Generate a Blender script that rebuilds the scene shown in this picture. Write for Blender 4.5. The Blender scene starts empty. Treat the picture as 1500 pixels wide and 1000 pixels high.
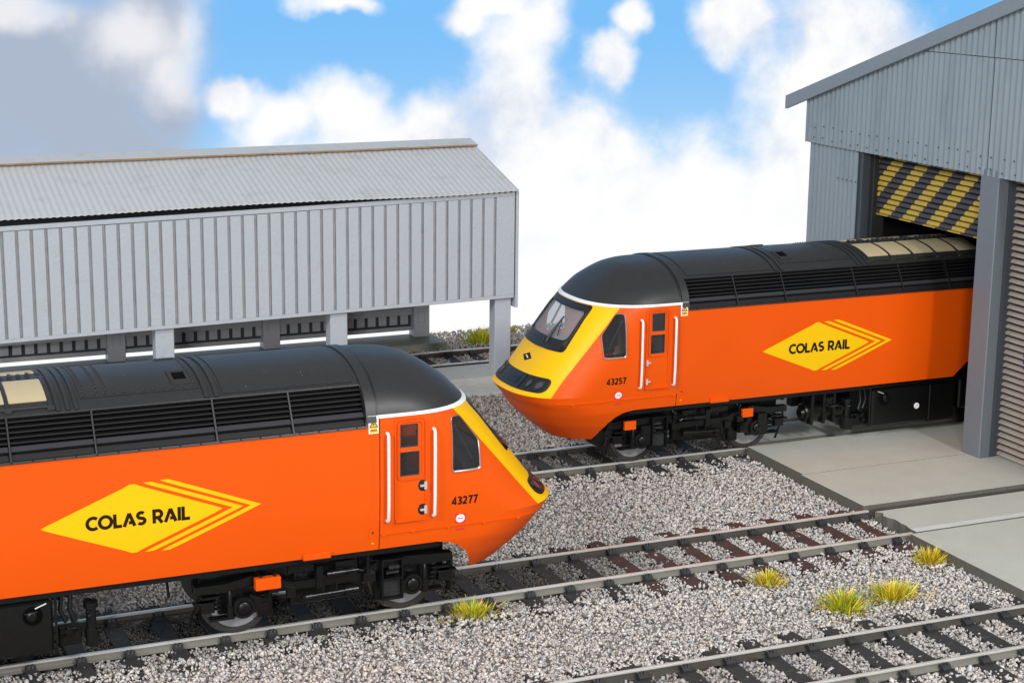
import bpy, bmesh, math, random
import numpy as np
from mathutils import Vector, Matrix
C = bpy.context.scene.collection
SC = bpy.context.scene
PI = math.pi
random.seed(7)

# ------------------------------------------------------------------ camera
cam = bpy.data.cameras.new("camera"); camo = bpy.data.objects.new("camera", cam); C.objects.link(camo)
CP = (-11.28956, -24.15969, 9.77621); YAW, PIT, ROL = 0.41579, 0.22211, 0.01173
_f = Vector((math.sin(YAW)*math.cos(PIT), math.cos(YAW)*math.cos(PIT), -math.sin(PIT)))
_r = Vector((math.cos(YAW), -math.sin(YAW), 0)); _u = _r.cross(_f)
_r2 = _r*math.cos(ROL)+_u*math.sin(ROL); _u2 = -_r*math.sin(ROL)+_u*math.cos(ROL)
camo.matrix_world = Matrix(((_r2.x,_u2.x,-_f.x,CP[0]),(_r2.y,_u2.y,-_f.y,CP[1]),(_r2.z,_u2.z,-_f.z,CP[2]),(0,0,0,1)))
cam.sensor_width = 36; cam.lens = 36*2569.695/1500; cam.clip_end = 400; cam.clip_start = .5
SC.camera = camo

# ------------------------------------------------------------------ light: studio softboxes, an added front fill and a pale room
world = bpy.data.worlds.new("World"); SC.world = world; world.use_nodes = True
world.node_tree.nodes["Background"].inputs[0].default_value = (.93,.96,1,1)
world.node_tree.nodes["Background"].inputs[1].default_value = .38
def softbox(name, loc, target, size, power, col=(1,1,1)):
    l = bpy.data.lights.new(name, 'AREA'); l.shape = 'SQUARE'; l.size = size; l.energy = power; l.color = col
    o = bpy.data.objects.new(name, l); C.objects.link(o); o.location = loc
    o.rotation_euler = (Vector(target)-Vector(loc)).to_track_quat('-Z','Y').to_euler()
softbox('softbox_right', (9.9,-34,23), (4.5,3,1), 5.5, 10000, (1,.995,.985))
softbox('softbox_left', (-55,-30,40), (3,4,1), 18, 27000, (1,.995,.985))
softbox('front_fill', (-24,-50,16.5), (1,8,1), 7, 10500, (1,.995,.985))  # added fill lamp that brightens the open shed's interior and the recesses
SC.view_settings.view_transform = 'Standard'; SC.view_settings.look = 'None'
SC.view_settings.exposure = 0; SC.view_settings.gamma = 1
SC.render.engine = 'CYCLES'
SC.cycles.max_bounces = 8

# ------------------------------------------------------------------ materials
def lin(c): return tuple((x/12.92 if x<=.04045 else ((x+.055)/1.055)**2.4) for x in c)
def mat(name, col, rough=.5, metal=0, var=.12, scale=6, bump=0, bscale=60, coat=0, spec=.5, stretch=None, dirt=None, dscale=1.5, dlo=.5, dhi=.7, dust=None):
    m = bpy.data.materials.new(name); m.use_nodes = True; nt = m.node_tree; n = nt.nodes; l = nt.links
    b = n['Principled BSDF']; b.inputs['Roughness'].default_value = rough; b.inputs['Metallic'].default_value = metal
    b.inputs['Specular IOR Level'].default_value = spec; b.inputs['Coat Weight'].default_value = coat
    tc = n.new('ShaderNodeTexCoord'); src = tc.outputs['Object']
    if stretch:
        mp = n.new('ShaderNodeMapping'); mp.inputs['Scale'].default_value = stretch; l.new(src, mp.inputs[0]); src = mp.outputs[0]
    no = n.new('ShaderNodeTexNoise'); no.inputs['Scale'].default_value = scale; no.inputs['Detail'].default_value = 6
    l.new(src, no.inputs['Vector'])
    mx = n.new('ShaderNodeMix'); mx.data_type = 'RGBA'
    mx.inputs['A'].default_value = (*[max(0,c*(1-var)) for c in col],1); mx.inputs['B'].default_value = (*[min(1,c*(1+var)) for c in col],1)
    l.new(no.outputs['Fac'], mx.inputs['Factor']); out = mx.outputs['Result']
    if dirt:
        n2 = n.new('ShaderNodeTexNoise'); n2.inputs['Scale'].default_value = dscale; n2.inputs['Detail'].default_value = 8; n2.inputs['Roughness'].default_value=.7
        l.new(src, n2.inputs['Vector'])
        mr = n.new('ShaderNodeMapRange'); mr.inputs[1].default_value = dlo; mr.inputs[2].default_value = dhi; l.new(n2.outputs['Fac'], mr.inputs[0])
        m2 = n.new('ShaderNodeMix'); m2.data_type='RGBA'; m2.inputs['B'].default_value = (*dirt,1); l.new(mr.outputs[0], m2.inputs['Factor']); l.new(out, m2.inputs['A']); out = m2.outputs['Result']
    if dust:
        n3 = n.new('ShaderNodeTexVoronoi'); n3.inputs['Scale'].default_value = 5.5; l.new(src, n3.inputs['Vector'])
        m3 = n.new('ShaderNodeMapRange'); m3.inputs[1].default_value = .055; m3.inputs[2].default_value = .03; l.new(n3.outputs['Distance'], m3.inputs[0])
        n4 = n.new('ShaderNodeTexNoise'); n4.inputs['Scale'].default_value = 2.3; l.new(src, n4.inputs['Vector'])
        m4 = n.new('ShaderNodeMath'); m4.operation='GREATER_THAN'; m4.inputs[1].default_value = .56; l.new(n4.outputs['Fac'], m4.inputs[0])
        m5 = n.new('ShaderNodeMath'); m5.operation='MULTIPLY'; l.new(m3.outputs[0], m5.inputs[0]); l.new(m4.outputs[0], m5.inputs[1])
        m2 = n.new('ShaderNodeMix'); m2.data_type='RGBA'; m2.inputs['B'].default_value = (*dust,1); l.new(m5.outputs[0], m2.inputs['Factor']); l.new(out, m2.inputs['A']); out = m2.outputs['Result']
    l.new(out, b.inputs['Base Color'])
    if bump:
        nb = n.new('ShaderNodeTexNoise'); nb.inputs['Scale'].default_value = bscale; nb.inputs['Detail'].default_value = 4; l.new(src, nb.inputs['Vector'])
        bp = n.new('ShaderNodeBump'); bp.inputs['Strength'].default_value = bump; bp.inputs['Distance'].default_value = .02
        l.new(nb.outputs['Fac'], bp.inputs['Height']); l.new(bp.outputs[0], b.inputs['Normal'])
    return m
def glassmat(name, col, rough=.03, alpha=.35):
    m = bpy.data.materials.new(name); m.use_nodes = True; b = m.node_tree.nodes['Principled BSDF']
    b.inputs['Base Color'].default_value = (*col,1); b.inputs['Roughness'].default_value = rough; b.inputs['Alpha'].default_value = alpha
    b.inputs['Specular IOR Level'].default_value = .8
    return m
M = dict(
 orange=mat('orange paint',(.765,.088,.001),.40,var=.03,scale=1.2,bump=.03,bscale=45,spec=.24),
 yellow=mat('yellow paint',(.93,.515,.0005),.4,var=.02,bump=.02,bscale=40,spec=.25),
 logo=mat('yellow print',(.84,.50,.001),.45,var=.02,spec=.25),
 white=mat('white paint',(.86,.87,.9),.4,var=.03),
 black=mat('roof black',(.021,.0213,.0222),.46,spec=.55,var=.15,scale=9,bump=.06,bscale=90,dirt=(.032,.032,.033),dust=(.28,.28,.27),dscale=5,dlo=.55,dhi=.8),
 grille=mat('grille black',(.011,.011,.012),.42,spec=.5,var=.1,bump=.08,bscale=60),
 under=mat('underframe black',(.0042,.0048,.0048),.30,spec=.42,var=.25,scale=12,bump=.1,bscale=50),
 dark=mat('dark recess',(.002,.002,.002),.9,spec=.1),
 ink=mat('dark brown print',(.016,.007,.003),.5,var=.05,spec=.2),
 beige=mat('tan vent panel',(.52,.43,.265),.5,var=.06,bump=.1,bscale=150),
 steel=mat('wheel steel',(.10,.095,.09),.38,.6,var=.1),
 disc=mat('wheel disc grey',(.34,.345,.37),.4,var=.08),
 rim=mat('dark chrome rim',(.35,.35,.36),.3,.5),
 silver=mat('silver handle',(.8,.8,.8),.3,.6),
 red=mat('red print',(.75,.02,.05),.5),
 pink=mat('pink white print',(.9,.78,.8),.5),
 railtop=mat('polished rail head',(.78,.76,.72),.36,.5,var=.15,scale=3,stretch=(1,12,12)),
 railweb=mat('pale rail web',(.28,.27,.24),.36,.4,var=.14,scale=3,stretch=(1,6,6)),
 raildark=mat('dark rail web',(.085,.08,.072),.5,.2,var=.3,scale=4,dirt=(.07,.045,.035),dscale=3),  # darker web tone for the far rails and the inset rail
 railmid=mat('grey brown rail web',(.17,.16,.135),.45,.25,var=.25,scale=4,dirt=(.10,.08,.06),dscale=3),
 railrust=mat('rusty rail web',(.06,.045,.038),.6,.1,var=.3,scale=4),
 sleeper=mat('dark sleeper',(.042,.04,.04),.7,spec=.2,var=.3,scale=14,bump=.3,bscale=40,dirt=(.12,.115,.11),dscale=9,dlo=.58,dhi=.8),
 sleeperrust=mat('rust brown sleeper',(.085,.045,.038),.75,spec=.2,var=.3,scale=14,bump=.3,bscale=40,dirt=(.045,.04,.04),dscale=4,dlo=.45,dhi=.65),
 chair=mat('black rail chair',(.022,.022,.023),.5,var=.2),
 concrete=mat('pale grey concrete',(.50,.508,.45),.8,var=.10,scale=1.6,bump=.35,bscale=38,dirt=(.38,.385,.33),dscale=30,dlo=.52,dhi=.78,dust=(.2,.19,.17)),
 concedge=mat('dark cut edge',(.12,.115,.095),.85,var=.3,scale=16,bump=.5,bscale=30),
 concold=mat('light weathered concrete',(.60,.61,.58),.85,var=.12,scale=5,bump=.3,bscale=25,dirt=(.25,.25,.22),dscale=7,dlo=.6,dhi=.75),
 olive=mat('olive grey platform',(.20,.20,.165),.55,var=.12,scale=3,bump=.2,bscale=30),
 shed=mat('pale grey shed paint',(.455,.485,.535),.5,var=.04,scale=2,bump=.45,bscale=14,dirt=(.39,.41,.44),dscale=3,dlo=.55,dhi=.8),
 postlit=mat('post paint with painted light',(.56,.58,.62),.5,var=.05),  # back posts: paint lightened in place of light reaching under the roof
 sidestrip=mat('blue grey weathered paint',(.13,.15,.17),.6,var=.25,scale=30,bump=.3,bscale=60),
 slatsheen=mat('black slat with painted sheen',(.035,.035,.04),.4,var=.1,bump=.1,bscale=80),  # wide slat's black lightened to stand in for a reflected sheen
 shedgroove=mat('groove grey',(.36,.365,.385),.6,var=.25,scale=4,dirt=(.16,.11,.08),dscale=1.6,dlo=.62,dhi=.75),
 innerlit=mat('inner wall with painted light',(.50,.51,.54),.6,var=.1,bump=.2,bscale=20),  # inner boards lightened in colour to make up for missing light
 shedroof=mat('light grey roof sheet',(.56,.575,.585),.55,var=.05,scale=2,bump=.08,bscale=50,dirt=(.45,.445,.43),dscale=2,dlo=.5,dhi=.8),
 brown=mat('rusty brown edge',(.30,.17,.08),.7,var=.3,scale=8),
 depot=mat('blue grey corrugated sheet',(.275,.325,.36),.55,var=.06,scale=2,bump=.08,bscale=40,dirt=(.21,.255,.285),dscale=1.2,dlo=.48,dhi=.75,stretch=(1,1,.35)),
 depottrim=mat('slate grey trim',(.235,.27,.30),.5,var=.06,bump=.12,bscale=30),
 column=mat('grey column paint',(.18,.20,.23),.5,var=.05,bump=.2,bscale=14,dirt=(.155,.175,.20),dscale=4,dlo=.55,dhi=.8),
 depotdark=mat('black interior',(.012,.012,.012),.9),
 jambblue=mat('dark blue grey shade',(.055,.065,.08),.5,var=.1),
 jamb=mat('dark jamb',(.02,.021,.022),.6,var=.2),
 slat=mat('grey beige slat',(.40,.345,.30),.45,var=.1,bump=.1,bscale=30,dirt=(.26,.21,.17),dscale=3,dlo=.55,dhi=.8),
 blue=mat('blue print',(.02,.03,.22),.5),
 cab=mat('cab grey',(.45,.42,.42),.6), seat=mat('seat dark',(.05,.05,.055),.7),
 glass=glassmat('cab glass',(.03,.03,.032),.03,.5), wglass=glassmat('windscreen glass',(.62,.64,.66),.03,.34),  # windscreen's pale milky base colour stands in for reflections
 lens=glassmat('lamp glass',(.05,.05,.055),.06,.6),
)
def attrmat(name, rough, var=0, tint=None):
    m = bpy.data.materials.new(name); m.use_nodes = True; nt = m.node_tree
    a = nt.nodes.new('ShaderNodeVertexColor'); a.layer_name = 'Col'
    b = nt.nodes['Principled BSDF']; b.inputs['Roughness'].default_value = rough; b.inputs['Specular IOR Level'].default_value = .3
    out = a.outputs[0]
    if var:
        no = nt.nodes.new('ShaderNodeTexNoise'); no.inputs['Scale'].default_value = 38; no.inputs['Detail'].default_value = 3
        tc = nt.nodes.new('ShaderNodeTexCoord'); nt.links.new(tc.outputs['Object'], no.inputs['Vector'])
        mr = nt.nodes.new('ShaderNodeMapRange'); mr.inputs[1].default_value=.3; mr.inputs[2].default_value=.7; mr.inputs[3].default_value = 1-var; mr.inputs[4].default_value = 1+var
        nt.links.new(no.outputs['Fac'], mr.inputs[0])
        mx = nt.nodes.new('ShaderNodeMix'); mx.data_type='RGBA'; mx.blend_type='MULTIPLY'; mx.inputs['Factor'].default_value = 1
        nt.links.new(out, mx.inputs['A']); nt.links.new(mr.outputs[0], mx.inputs['B']); out = mx.outputs['Result']
    nt.links.new(out, b.inputs['Base Color']); return m
M['stone'] = attrmat('granite chippings', .8, .3); M['grass'] = attrmat('dyed grass fibre', .6)

# shutter with painted hazard stripes: flat diagonal bands of yellow and near black over the slats
def stripemat():
    m = bpy.data.materials.new('hazard striped shutter paint'); m.use_nodes = True; nt = m.node_tree; n = nt.nodes; l = nt.links
    b = n['Principled BSDF']; b.inputs['Roughness'].default_value = .45
    tc = n.new('ShaderNodeTexCoord'); sp = n.new('ShaderNodeSeparateXYZ'); l.new(tc.outputs['Object'], sp.inputs[0])
    def mth(op, a, c):
        q = n.new('ShaderNodeMath'); q.operation = op
        for i, v in enumerate((a, c)):
            if isinstance(v, (int, float)): q.inputs[i].default_value = v
            else: l.new(v, q.inputs[i])
        return q.outputs[0]
    row = mth('FLOOR', mth('DIVIDE', sp.outputs[2], SLAT), 0)
    s = mth('ADD', sp.outputs[1], mth('MULTIPLY', row, .124))
    fr = mth('FRACT', mth('DIVIDE', mth('ADD', s, 20.20), .82), 0)
    k = mth('GREATER_THAN', fr, .5)
    no = n.new('ShaderNodeTexNoise'); no.inputs['Scale'].default_value = 14; no.inputs['Detail'].default_value = 5
    l.new(tc.outputs['Object'], no.inputs['Vector'])
    mx = n.new('ShaderNodeMix'); mx.data_type = 'RGBA'; mx.inputs['A'].default_value = (.075,.068,.08,1); mx.inputs['B'].default_value = (.68,.47,.07,1)
    l.new(k, mx.inputs['Factor'])
    m2 = n.new('ShaderNodeMix'); m2.data_type = 'RGBA'; m2.blend_type = 'MULTIPLY'; m2.inputs['Factor'].default_value = .35
    l.new(mx.outputs['Result'], m2.inputs['A']); l.new(no.outputs['Fac'], m2.inputs['B']); l.new(m2.outputs['Result'], b.inputs['Base Color'])
    return m
SLAT = .1185
M['stripe'] = stripemat()

# ------------------------------------------------------------------ helpers
class MB:
    def __init__(s): s.v = []; s.f = []
    def add(s, vs, fs):
        o = len(s.v); s.v += [tuple(p) for p in vs]; s.f += [tuple(i+o for i in f) for f in fs]; return s
    def box(s, x0, x1, y0, y1, z0, z1, bev=0):
        if bev <= 0:
            vs = [(x,y,z) for x in (x0,x1) for y in (y0,y1) for z in (z0,z1)]
            return s.add(vs, [(0,1,3,2),(4,6,7,5),(0,4,5,1),(2,3,7,6),(0,2,6,4),(1,5,7,3)])
        bm = bmesh.new(); bmesh.ops.create_cube(bm, size=1)
        for v in bm.verts: v.co = Vector(((x0+x1)/2+v.co.x*(x1-x0),(y0+y1)/2+v.co.y*(y1-y0),(z0+z1)/2+v.co.z*(z1-z0)))
        bmesh.ops.bevel(bm, geom=bm.edges[:], offset=bev, segments=1, affect='EDGES')
        bm.verts.index_update(); s.add([v.co for v in bm.verts], [[v.index for v in f.verts] for f in bm.faces]); bm.free(); return s
    def prism(s, pts, axis, a0, a1):   # polygon in the two other axes extruded along axis
        n = len(pts)
        def P(p, a): return (a,p[0],p[1]) if axis=='x' else ((p[0],a,p[1]) if axis=='y' else (p[0],p[1],a))
        vs = [P(p,a0) for p in pts]+[P(p,a1) for p in pts]
        return s.add(vs, [tuple(range(n))[::-1], tuple(range(n,2*n))]+[(i,(i+1)%n,n+(i+1)%n,n+i) for i in range(n)])
    def tube(s, path, r, n=8, cap=True):
        path = [Vector(p) for p in path]; rs = r if isinstance(r,(list,tuple)) else [r]*len(path); vs = []
        up = None
        for i, p in enumerate(path):
            d = (path[min(i+1,len(path)-1)]-path[max(i-1,0)]).normalized()
            if up is None: up = Vector((0,0,1)) if abs(d.z)<.9 else Vector((1,0,0))
            a = d.cross(up).normalized(); b = a.cross(d).normalized(); up = b
            vs += [p+a*math.cos(2*PI*k/n)*rs[i]+b*math.sin(2*PI*k/n)*rs[i] for k in range(n)]
        fs = [(i*n+k,i*n+(k+1)%n,(i+1)*n+(k+1)%n,(i+1)*n+k) for i in range(len(path)-1) for k in range(n)]
        if cap: fs += [tuple(range(n))[::-1], tuple(range((len(path)-1)*n,len(path)*n))]
        return s.add(vs, fs)
    def cyl(s, c, r, h0, h1, axis='y', n=20, prof=None):  # lathe along axis; prof = [(radius, offset)]
        prof = prof or [(r,h0),(r,h1)]; vs = []
        for rr, hh in prof:
            for k in range(n):
                a = 2*PI*k/n; ca, sa = math.cos(a)*rr, math.sin(a)*rr
                vs.append((c[0]+ca,c[1]+hh,c[2]+sa) if axis=='y' else ((c[0]+hh,c[1]+ca,c[2]+sa) if axis=='x' else (c[0]+ca,c[1]+sa,c[2]+hh)))
        m = len(prof)
        fs = [(i*n+k,i*n+(k+1)%n,(i+1)*n+(k+1)%n,(i+1)*n+k) for i in range(m-1) for k in range(n)]
        fs += [tuple(range(n))[::-1], tuple(range((m-1)*n,m*n))]
        return s.add(vs, fs)
    def grid(s, rows):
        n = len(rows[0]); vs = [p for r in rows for p in r]
        return s.add(vs, [(i*n+k,i*n+k+1,(i+1)*n+k+1,(i+1)*n+k) for i in range(len(rows)-1) for k in range(n-1)])
    def mesh(s, name, mats, smooth=0, weld=True):
        me = bpy.data.meshes.new(name); me.from_pydata([tuple(p) for p in s.v], [], s.f)
        bm = bmesh.new(); bm.from_mesh(me)
        if weld: bmesh.ops.remove_doubles(bm, verts=bm.verts, dist=1e-5)
        bmesh.ops.recalc_face_normals(bm, faces=bm.faces); bm.to_mesh(me); bm.free()
        for m in (mats if isinstance(mats,(list,tuple)) else [mats]): me.materials.append(m)
        if smooth:
            me.polygons.foreach_set('use_smooth',[True]*len(me.polygons)); me.set_sharp_from_angle(angle=math.radians(smooth))
        return me
    def obj(s, name, mats, parent=None, smooth=0, weld=True): return link(name, s.mesh(name, mats, smooth, weld), parent)
def link(name, me, parent=None):
    o = bpy.data.objects.new(name, me); C.objects.link(o)
    if parent is not None: o.parent = parent
    return o
def tag(o, label=None, cat=None, group=None, kind=None):
    if label: o['label'] = label
    if cat: o['category'] = cat
    if group: o['group'] = group
    if kind: o['kind'] = kind
    return o
def empty(name, loc=(0,0,0), rz=0):
    o = bpy.data.objects.new(name, None); o.empty_display_size = .3; C.objects.link(o); o.location = loc; o.rotation_euler = (0,0,rz); return o
def copy_tree(o, parent=None):
    c = o.copy(); C.objects.link(c); c.parent = parent
    for ch in list(o.children): copy_tree(ch, c)
    return c

# ------------------------------------------------------------------ sky: a printed backdrop standing behind the layout
BY = 27.0
def build_sky():
    m = bpy.data.materials.new('sky with clouds'); m.use_nodes = True; nt = m.node_tree; n = nt.nodes; l = nt.links
    n.clear(); out = n.new('ShaderNodeOutputMaterial'); em = n.new('ShaderNodeEmission'); l.new(em.outputs[0], out.inputs[0])
    tc = n.new('ShaderNodeTexCoord')
    def noise(scale, det, rough=.55, off=(0,0,0), sc=(1,1,1)):
        mp = n.new('ShaderNodeMapping'); mp.inputs['Location'].default_value = off; mp.inputs['Scale'].default_value = sc; l.new(tc.outputs['Object'], mp.inputs[0])
        q = n.new('ShaderNodeTexNoise'); q.inputs['Scale'].default_value = scale; q.inputs['Detail'].default_value = det; q.inputs['Roughness'].default_value = rough
        l.new(mp.outputs[0], q.inputs['Vector']); return q
    def mth(op, *a):
        q = n.new('ShaderNodeMath'); q.operation = op
        for i, v in enumerate(a):
            if isinstance(v, (int, float)): q.inputs[i].default_value = v
            else: l.new(v, q.inputs[i])
        return q.outputs[0]
    # warp the lookup position with coloured noise so that cloud outlines billow
    wn = noise(.36, 4, .5)
    vm = n.new('ShaderNodeVectorMath'); vm.operation = 'SUBTRACT'; l.new(wn.outputs['Color'], vm.inputs[0]); vm.inputs[1].default_value = (.5,.5,.5)
    vs = n.new('ShaderNodeVectorMath'); vs.operation = 'SCALE'; vs.inputs['Scale'].default_value = 2.3; l.new(vm.outputs[0], vs.inputs[0])
    va = n.new('ShaderNodeVectorMath'); va.operation = 'ADD'; l.new(tc.outputs['Object'], va.inputs[0]); l.new(vs.outputs[0], va.inputs[1])
    sp = n.new('ShaderNodeSeparateXYZ'); l.new(va.outputs[0], sp.inputs[0]); X, Z = sp.outputs[0], sp.outputs[2]
    def blob(x, z, rx, rz):
        dx = mth('DIVIDE', mth('SUBTRACT', X, x), rx); dz = mth('DIVIDE', mth('SUBTRACT', Z, z), rz)
        return mth('SUBTRACT', 1, mth('SQRT', mth('ADD', mth('MULTIPLY', dx, dx), mth('MULTIPLY', dz, dz))))
    def field(bl):
        cur = None
        for b in bl:
            v = blob(*b); cur = v if cur is None else mth('SMOOTH_MAX', cur, v, .45)
        return cur
    def sstep(v, lo, hi):
        q = n.new('ShaderNodeMapRange'); q.interpolation_type = 'SMOOTHSTEP'; q.inputs[1].default_value = lo; q.inputs[2].default_value = hi; l.new(v, q.inputs[0]); return q.outputs[0]
    fine = noise(.42, 9, .56, (7,3,1), (1,1,1.15)); fz = mth('MULTIPLY', mth('SUBTRACT', fine.outputs['Fac'], .5), 1.25)
    def mix(a, b, f):
        q = n.new('ShaderNodeMix'); q.data_type = 'RGBA'; l.new(f, q.inputs['Factor'])
        for k, v in (('A',a),('B',b)):
            if isinstance(v, tuple): q.inputs[k].default_value = (*lin(v),1)
            else: l.new(v, q.inputs[k])
        return q.outputs['Result']
    spo = n.new('ShaderNodeSeparateXYZ'); l.new(tc.outputs['Object'], spo.inputs[0])
    blue = mix((.79,.90,.99), (.49,.755,.98), sstep(spo.outputs[2], -1.5, 8.0))
    W_, G_ = CLOUDS, GREYS
    white = sstep(mth('ADD', field(W_), fz), -.26, .52)
    low = sstep(mth('ADD', mth('MULTIPLY', spo.outputs[2], -.28), mth('MULTIPLY', fz, .7)), -.95, .05)   # the print fades to white towards its foot
    shade = noise(.3, 6, .6, (2,5,9))
    shade2 = noise(.42, 5, .5, (4,1,6))
    wcol = mix((1,1,1), (.86,.89,.95), sstep(shade.outputs['Fac'], .45, .72))
    c = mix(blue, wcol, white)
    gcol = mix((.68,.73,.81), (.93,.93,.95), sstep(mth('ADD', field(GLOW), mth('MULTIPLY', mth('SUBTRACT', shade2.outputs['Fac'], .5), 2.2)), -.55, .85))
    c = mix(c, gcol, sstep(mth('ADD', field(G_), mth('MULTIPLY', fz, .8)), -.3, .6))
    c = mix(c, (1,1,1), low)
    l.new(c, em.inputs['Color']); em.inputs['Strength'].default_value = 1
    b = MB()
    b.grid([[(x, -((max(0,abs(x-12)-30))**2)*.012, z) for x in range(-55,80,3)] for z in (-14,2,16)])
    o = b.obj('sky', m, None, 30); o.location = (0,BY,0); tag(o, kind='structure')
CLOUDS=[(5.42, 4.54, 1.87, 1.56), (3.38, 4.5, 1.71, 1.13), (2.15, 5.14, 0.83, 0.6), (8.65, 3.92, 1.62, 1.5), (11.43, 5.34, 1.68, 3.71), (12.11, 7.25, 1.32, 1.07), (10.01, 7.69, 1.04, 0.84), (10.7, 7.89, 1.4, 0.52), (12.44, 2.48, 5.29, 2.46), (6.84, 2.92, 6.08, 1.49), (14.92, 1.69, 3.88, 1.83), (14.56, 6.04, 1.04, 1.1), (15.26, 7.56, 0.75, 0.87), (19.21, 7.31, 1.99, 1.23), (18.82, 1.28, 2.99, 2.12), (22.19, 4.18, 2.52, 3.79), (23.7, 6.7, 3.42, 2.8), (21.57, 0.44, 4.57, 2.41), (5.57, 7.95, 1.52, 0.44), (14.37, 3.73, 1.5, 0.89), (17.57, -0.52, 8.36, 2.61)]
GREYS=[(-2.99, 5.84, 3.92, 3.7), (-0.42, 6.96, 1.9, 2.55), (-1.91, 4.06, 2.99, 2.38), (-5.18, 6.64, 3.77, 4.78), (0.11, 5.19, 1.21, 1.19)]
GLOW=[(-0.81, 7.06, 1.58, 1.17), (1.09, 7.53, 0.71, 1.18), (-3.64, 7.94, 1.51, 0.56), (0.54, 5.97, 1.01, 0.99)]
build_sky()

# ------------------------------------------------------------------ ground, ballast, paving
gb = MB(); gb.box(-30,30,-24,17.05,-.9,-.235); tag(gb.obj('ground', mat('ballast bed',(.33,.32,.31),.9,var=.35,scale=25,bump=.6,bscale=30)), kind='structure')

pav = tag(empty('pavement'), kind='structure')
def slab(x0, x1, y0, y1, z1=.05, z0=-.24, mt='concrete', jag=False, seed=0):
    b = MB(); rnd = random.Random(seed)
    if jag:
        pts = [(x0+(rnd.random()*.11 if 0<i<9 else 0), y0+(y1-y0)*i/9) for i in range(10)]+[(x1,y1),(x1,y0)]
    else: pts = [(x0,y0),(x0,y1),(x1,y1),(x1,y0)]
    n = len(pts); bm = bmesh.new()
    lo = [bm.verts.new((*p,z0)) for p in pts]; hi = [bm.verts.new((*p,z1)) for p in pts]
    bm.faces.new(hi[::-1]); bm.faces.new(lo)
    for i in range(n): bm.faces.new((lo[i],hi[i],hi[(i+1)%n],lo[(i+1)%n]))
    bmesh.ops.recalc_face_normals(bm, faces=bm.faces)
    te = [e for e in bm.edges if all(abs(v.co.z-z1)<1e-6 for v in e.verts)]
    bmesh.ops.bevel(bm, geom=te, offset=.0012, segments=1, affect='EDGES')
    for f in bm.faces: f.material_index = 0 if f.normal.z > .5 else 1
    me = bpy.data.meshes.new('slab'); bm.to_mesh(me); bm.free(); me.materials.append(M[mt]); me.materials.append(M['concedge'])
    return link('concrete_slab', me, pav)
slab(6.64,23,.76,2.79); slab(6.69,23,2.812,4.83); slab(6.74,23,5.10,6.12,.03); slab(6.76,23,6.38,10.6)
slab(6.68,23,-.60,.46,.03,jag=True,seed=3); slab(6.66,23,-.775,-.60,.05,mt='concold'); slab(6.53,23,-3.72,-.80,.035); slab(6.75,23,4.83,4.885,.012,mt='concold')
kerb = tag(empty('concrete_kerb',(0,12,-.24)), 'weathered light concrete kerb strip along the rails beneath the open shed', 'kerb')
for (x0,x1) in ((-10,-6.2),(-6.195,-2.4),(-2.395,1.4),(1.405,5.2),(5.205,9.0)):
    o = MB().box(x0,x1,0,1.25,0,.30,.015).obj('kerb_block', M['concold'], kerb)
foot = MB().box(-10,9,11.2,11.98,-.3,-.12,.01).obj('paved_path', M['concold']); tag(foot, kind='structure')
plat = tag(MB().box(-16,4.55,15.75,17.0,-.24,.05,.015).obj('loading_platform', M['olive']), 'low olive grey platform under the back posts of the open shed', 'platform')

# ------------------------------------------------------------------ railway tracks
def rail_prof(y):  # flat bottom rail section
    h = [(-.070,-.125),(-.070,-.114),(-.014,-.100),(-.014,-.040),(-.030,-.030),(-.030,-.004),(-.026,0)]
    return [(y+a,z) for a,z in h]+[(y-a,z) for a,z in h[::-1]]
sl_mesh = {}
def sleeper_mesh(kind, w, seed):
    k = (kind,w,seed)
    if k not in sl_mesh:
        rnd = random.Random(seed); b = MB(); b.box(-w/2,w/2,-1.29,1.29,-.25,-.120,.012)
        sl_mesh[k] = b.mesh('sleeper', M[kind])
    return sl_mesh[k]
def chair_mesh():
    b = MB()
    for s in (-1,1):
        b.prism([(s*.034,-.12),(s*.15,-.12),(s*.15,-.085),(s*.09,-.032),(s*.034,-.032)],'x',-.07,.07)
        b.prism([(s*.085,-.07),(s*.125,-.07),(s*.108,-.018),(s*.06,-.014)],'x',-.042,-.012); b.prism([(s*.085,-.07),(s*.125,-.07),(s*.108,-.018),(s*.06,-.014)],'x',.012,.042)
    b.box(-.10,.10,-.16,.16,-.123,-.112); return b.mesh('rail_chair', M['chair'])
CH = chair_mesh()
G = .65
def track(y, x0, x1, phase, pitch, label, near, far, sx1=None, rz=0, px=0, rust=None, inset=None):
    t = tag(empty('railway_track',(px,y,0),rz), label, 'railway track', 'railway tracks on the layout')
    for s, mt in ((-1,near),(1,far)):
        b = MB(); pr = rail_prof(s*G); b.prism(pr,'x',x0-px,(inset or x1)-px); me = b.mesh('rail', [M[mt],M['railtop']])
        for p in me.polygons:
            if p.center.z > -.032 : p.material_index = 1
        link('rail', me, t)
        if inset and s > 0: MB().prism(pr,'x',inset+.004-px,x1-px).obj('rail', M['raildark'], t)
    k0 = math.ceil((x0-phase)/pitch); k1 = math.floor(((sx1 or x1)-.1-phase)/pitch)
    for k in range(k0, k1+1):
        x = phase+k*pitch; kind = 'sleeperrust' if rust and rust[0] < x < rust[1] else 'sleeper'
        s = link('sleeper', sleeper_mesh(kind,.27,0), t); s.location = (x-px+random.uniform(-.01,.01), random.uniform(-.02,.02), random.uniform(-.008,.004)); s.rotation_euler = (0,0,random.uniform(-.008,.008))
        for q in (-1,1):
            c = link('rail_chair', CH, s); c.location = (0,q*G-s.location.y,-s.location.z)
    return t
track(0,-11.5,13.5,.10,.69,'track carrying the orange locomotive whose nose points right','railweb','raildark',6.5,rust=(1.3,6.4),inset=6.66)
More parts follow.
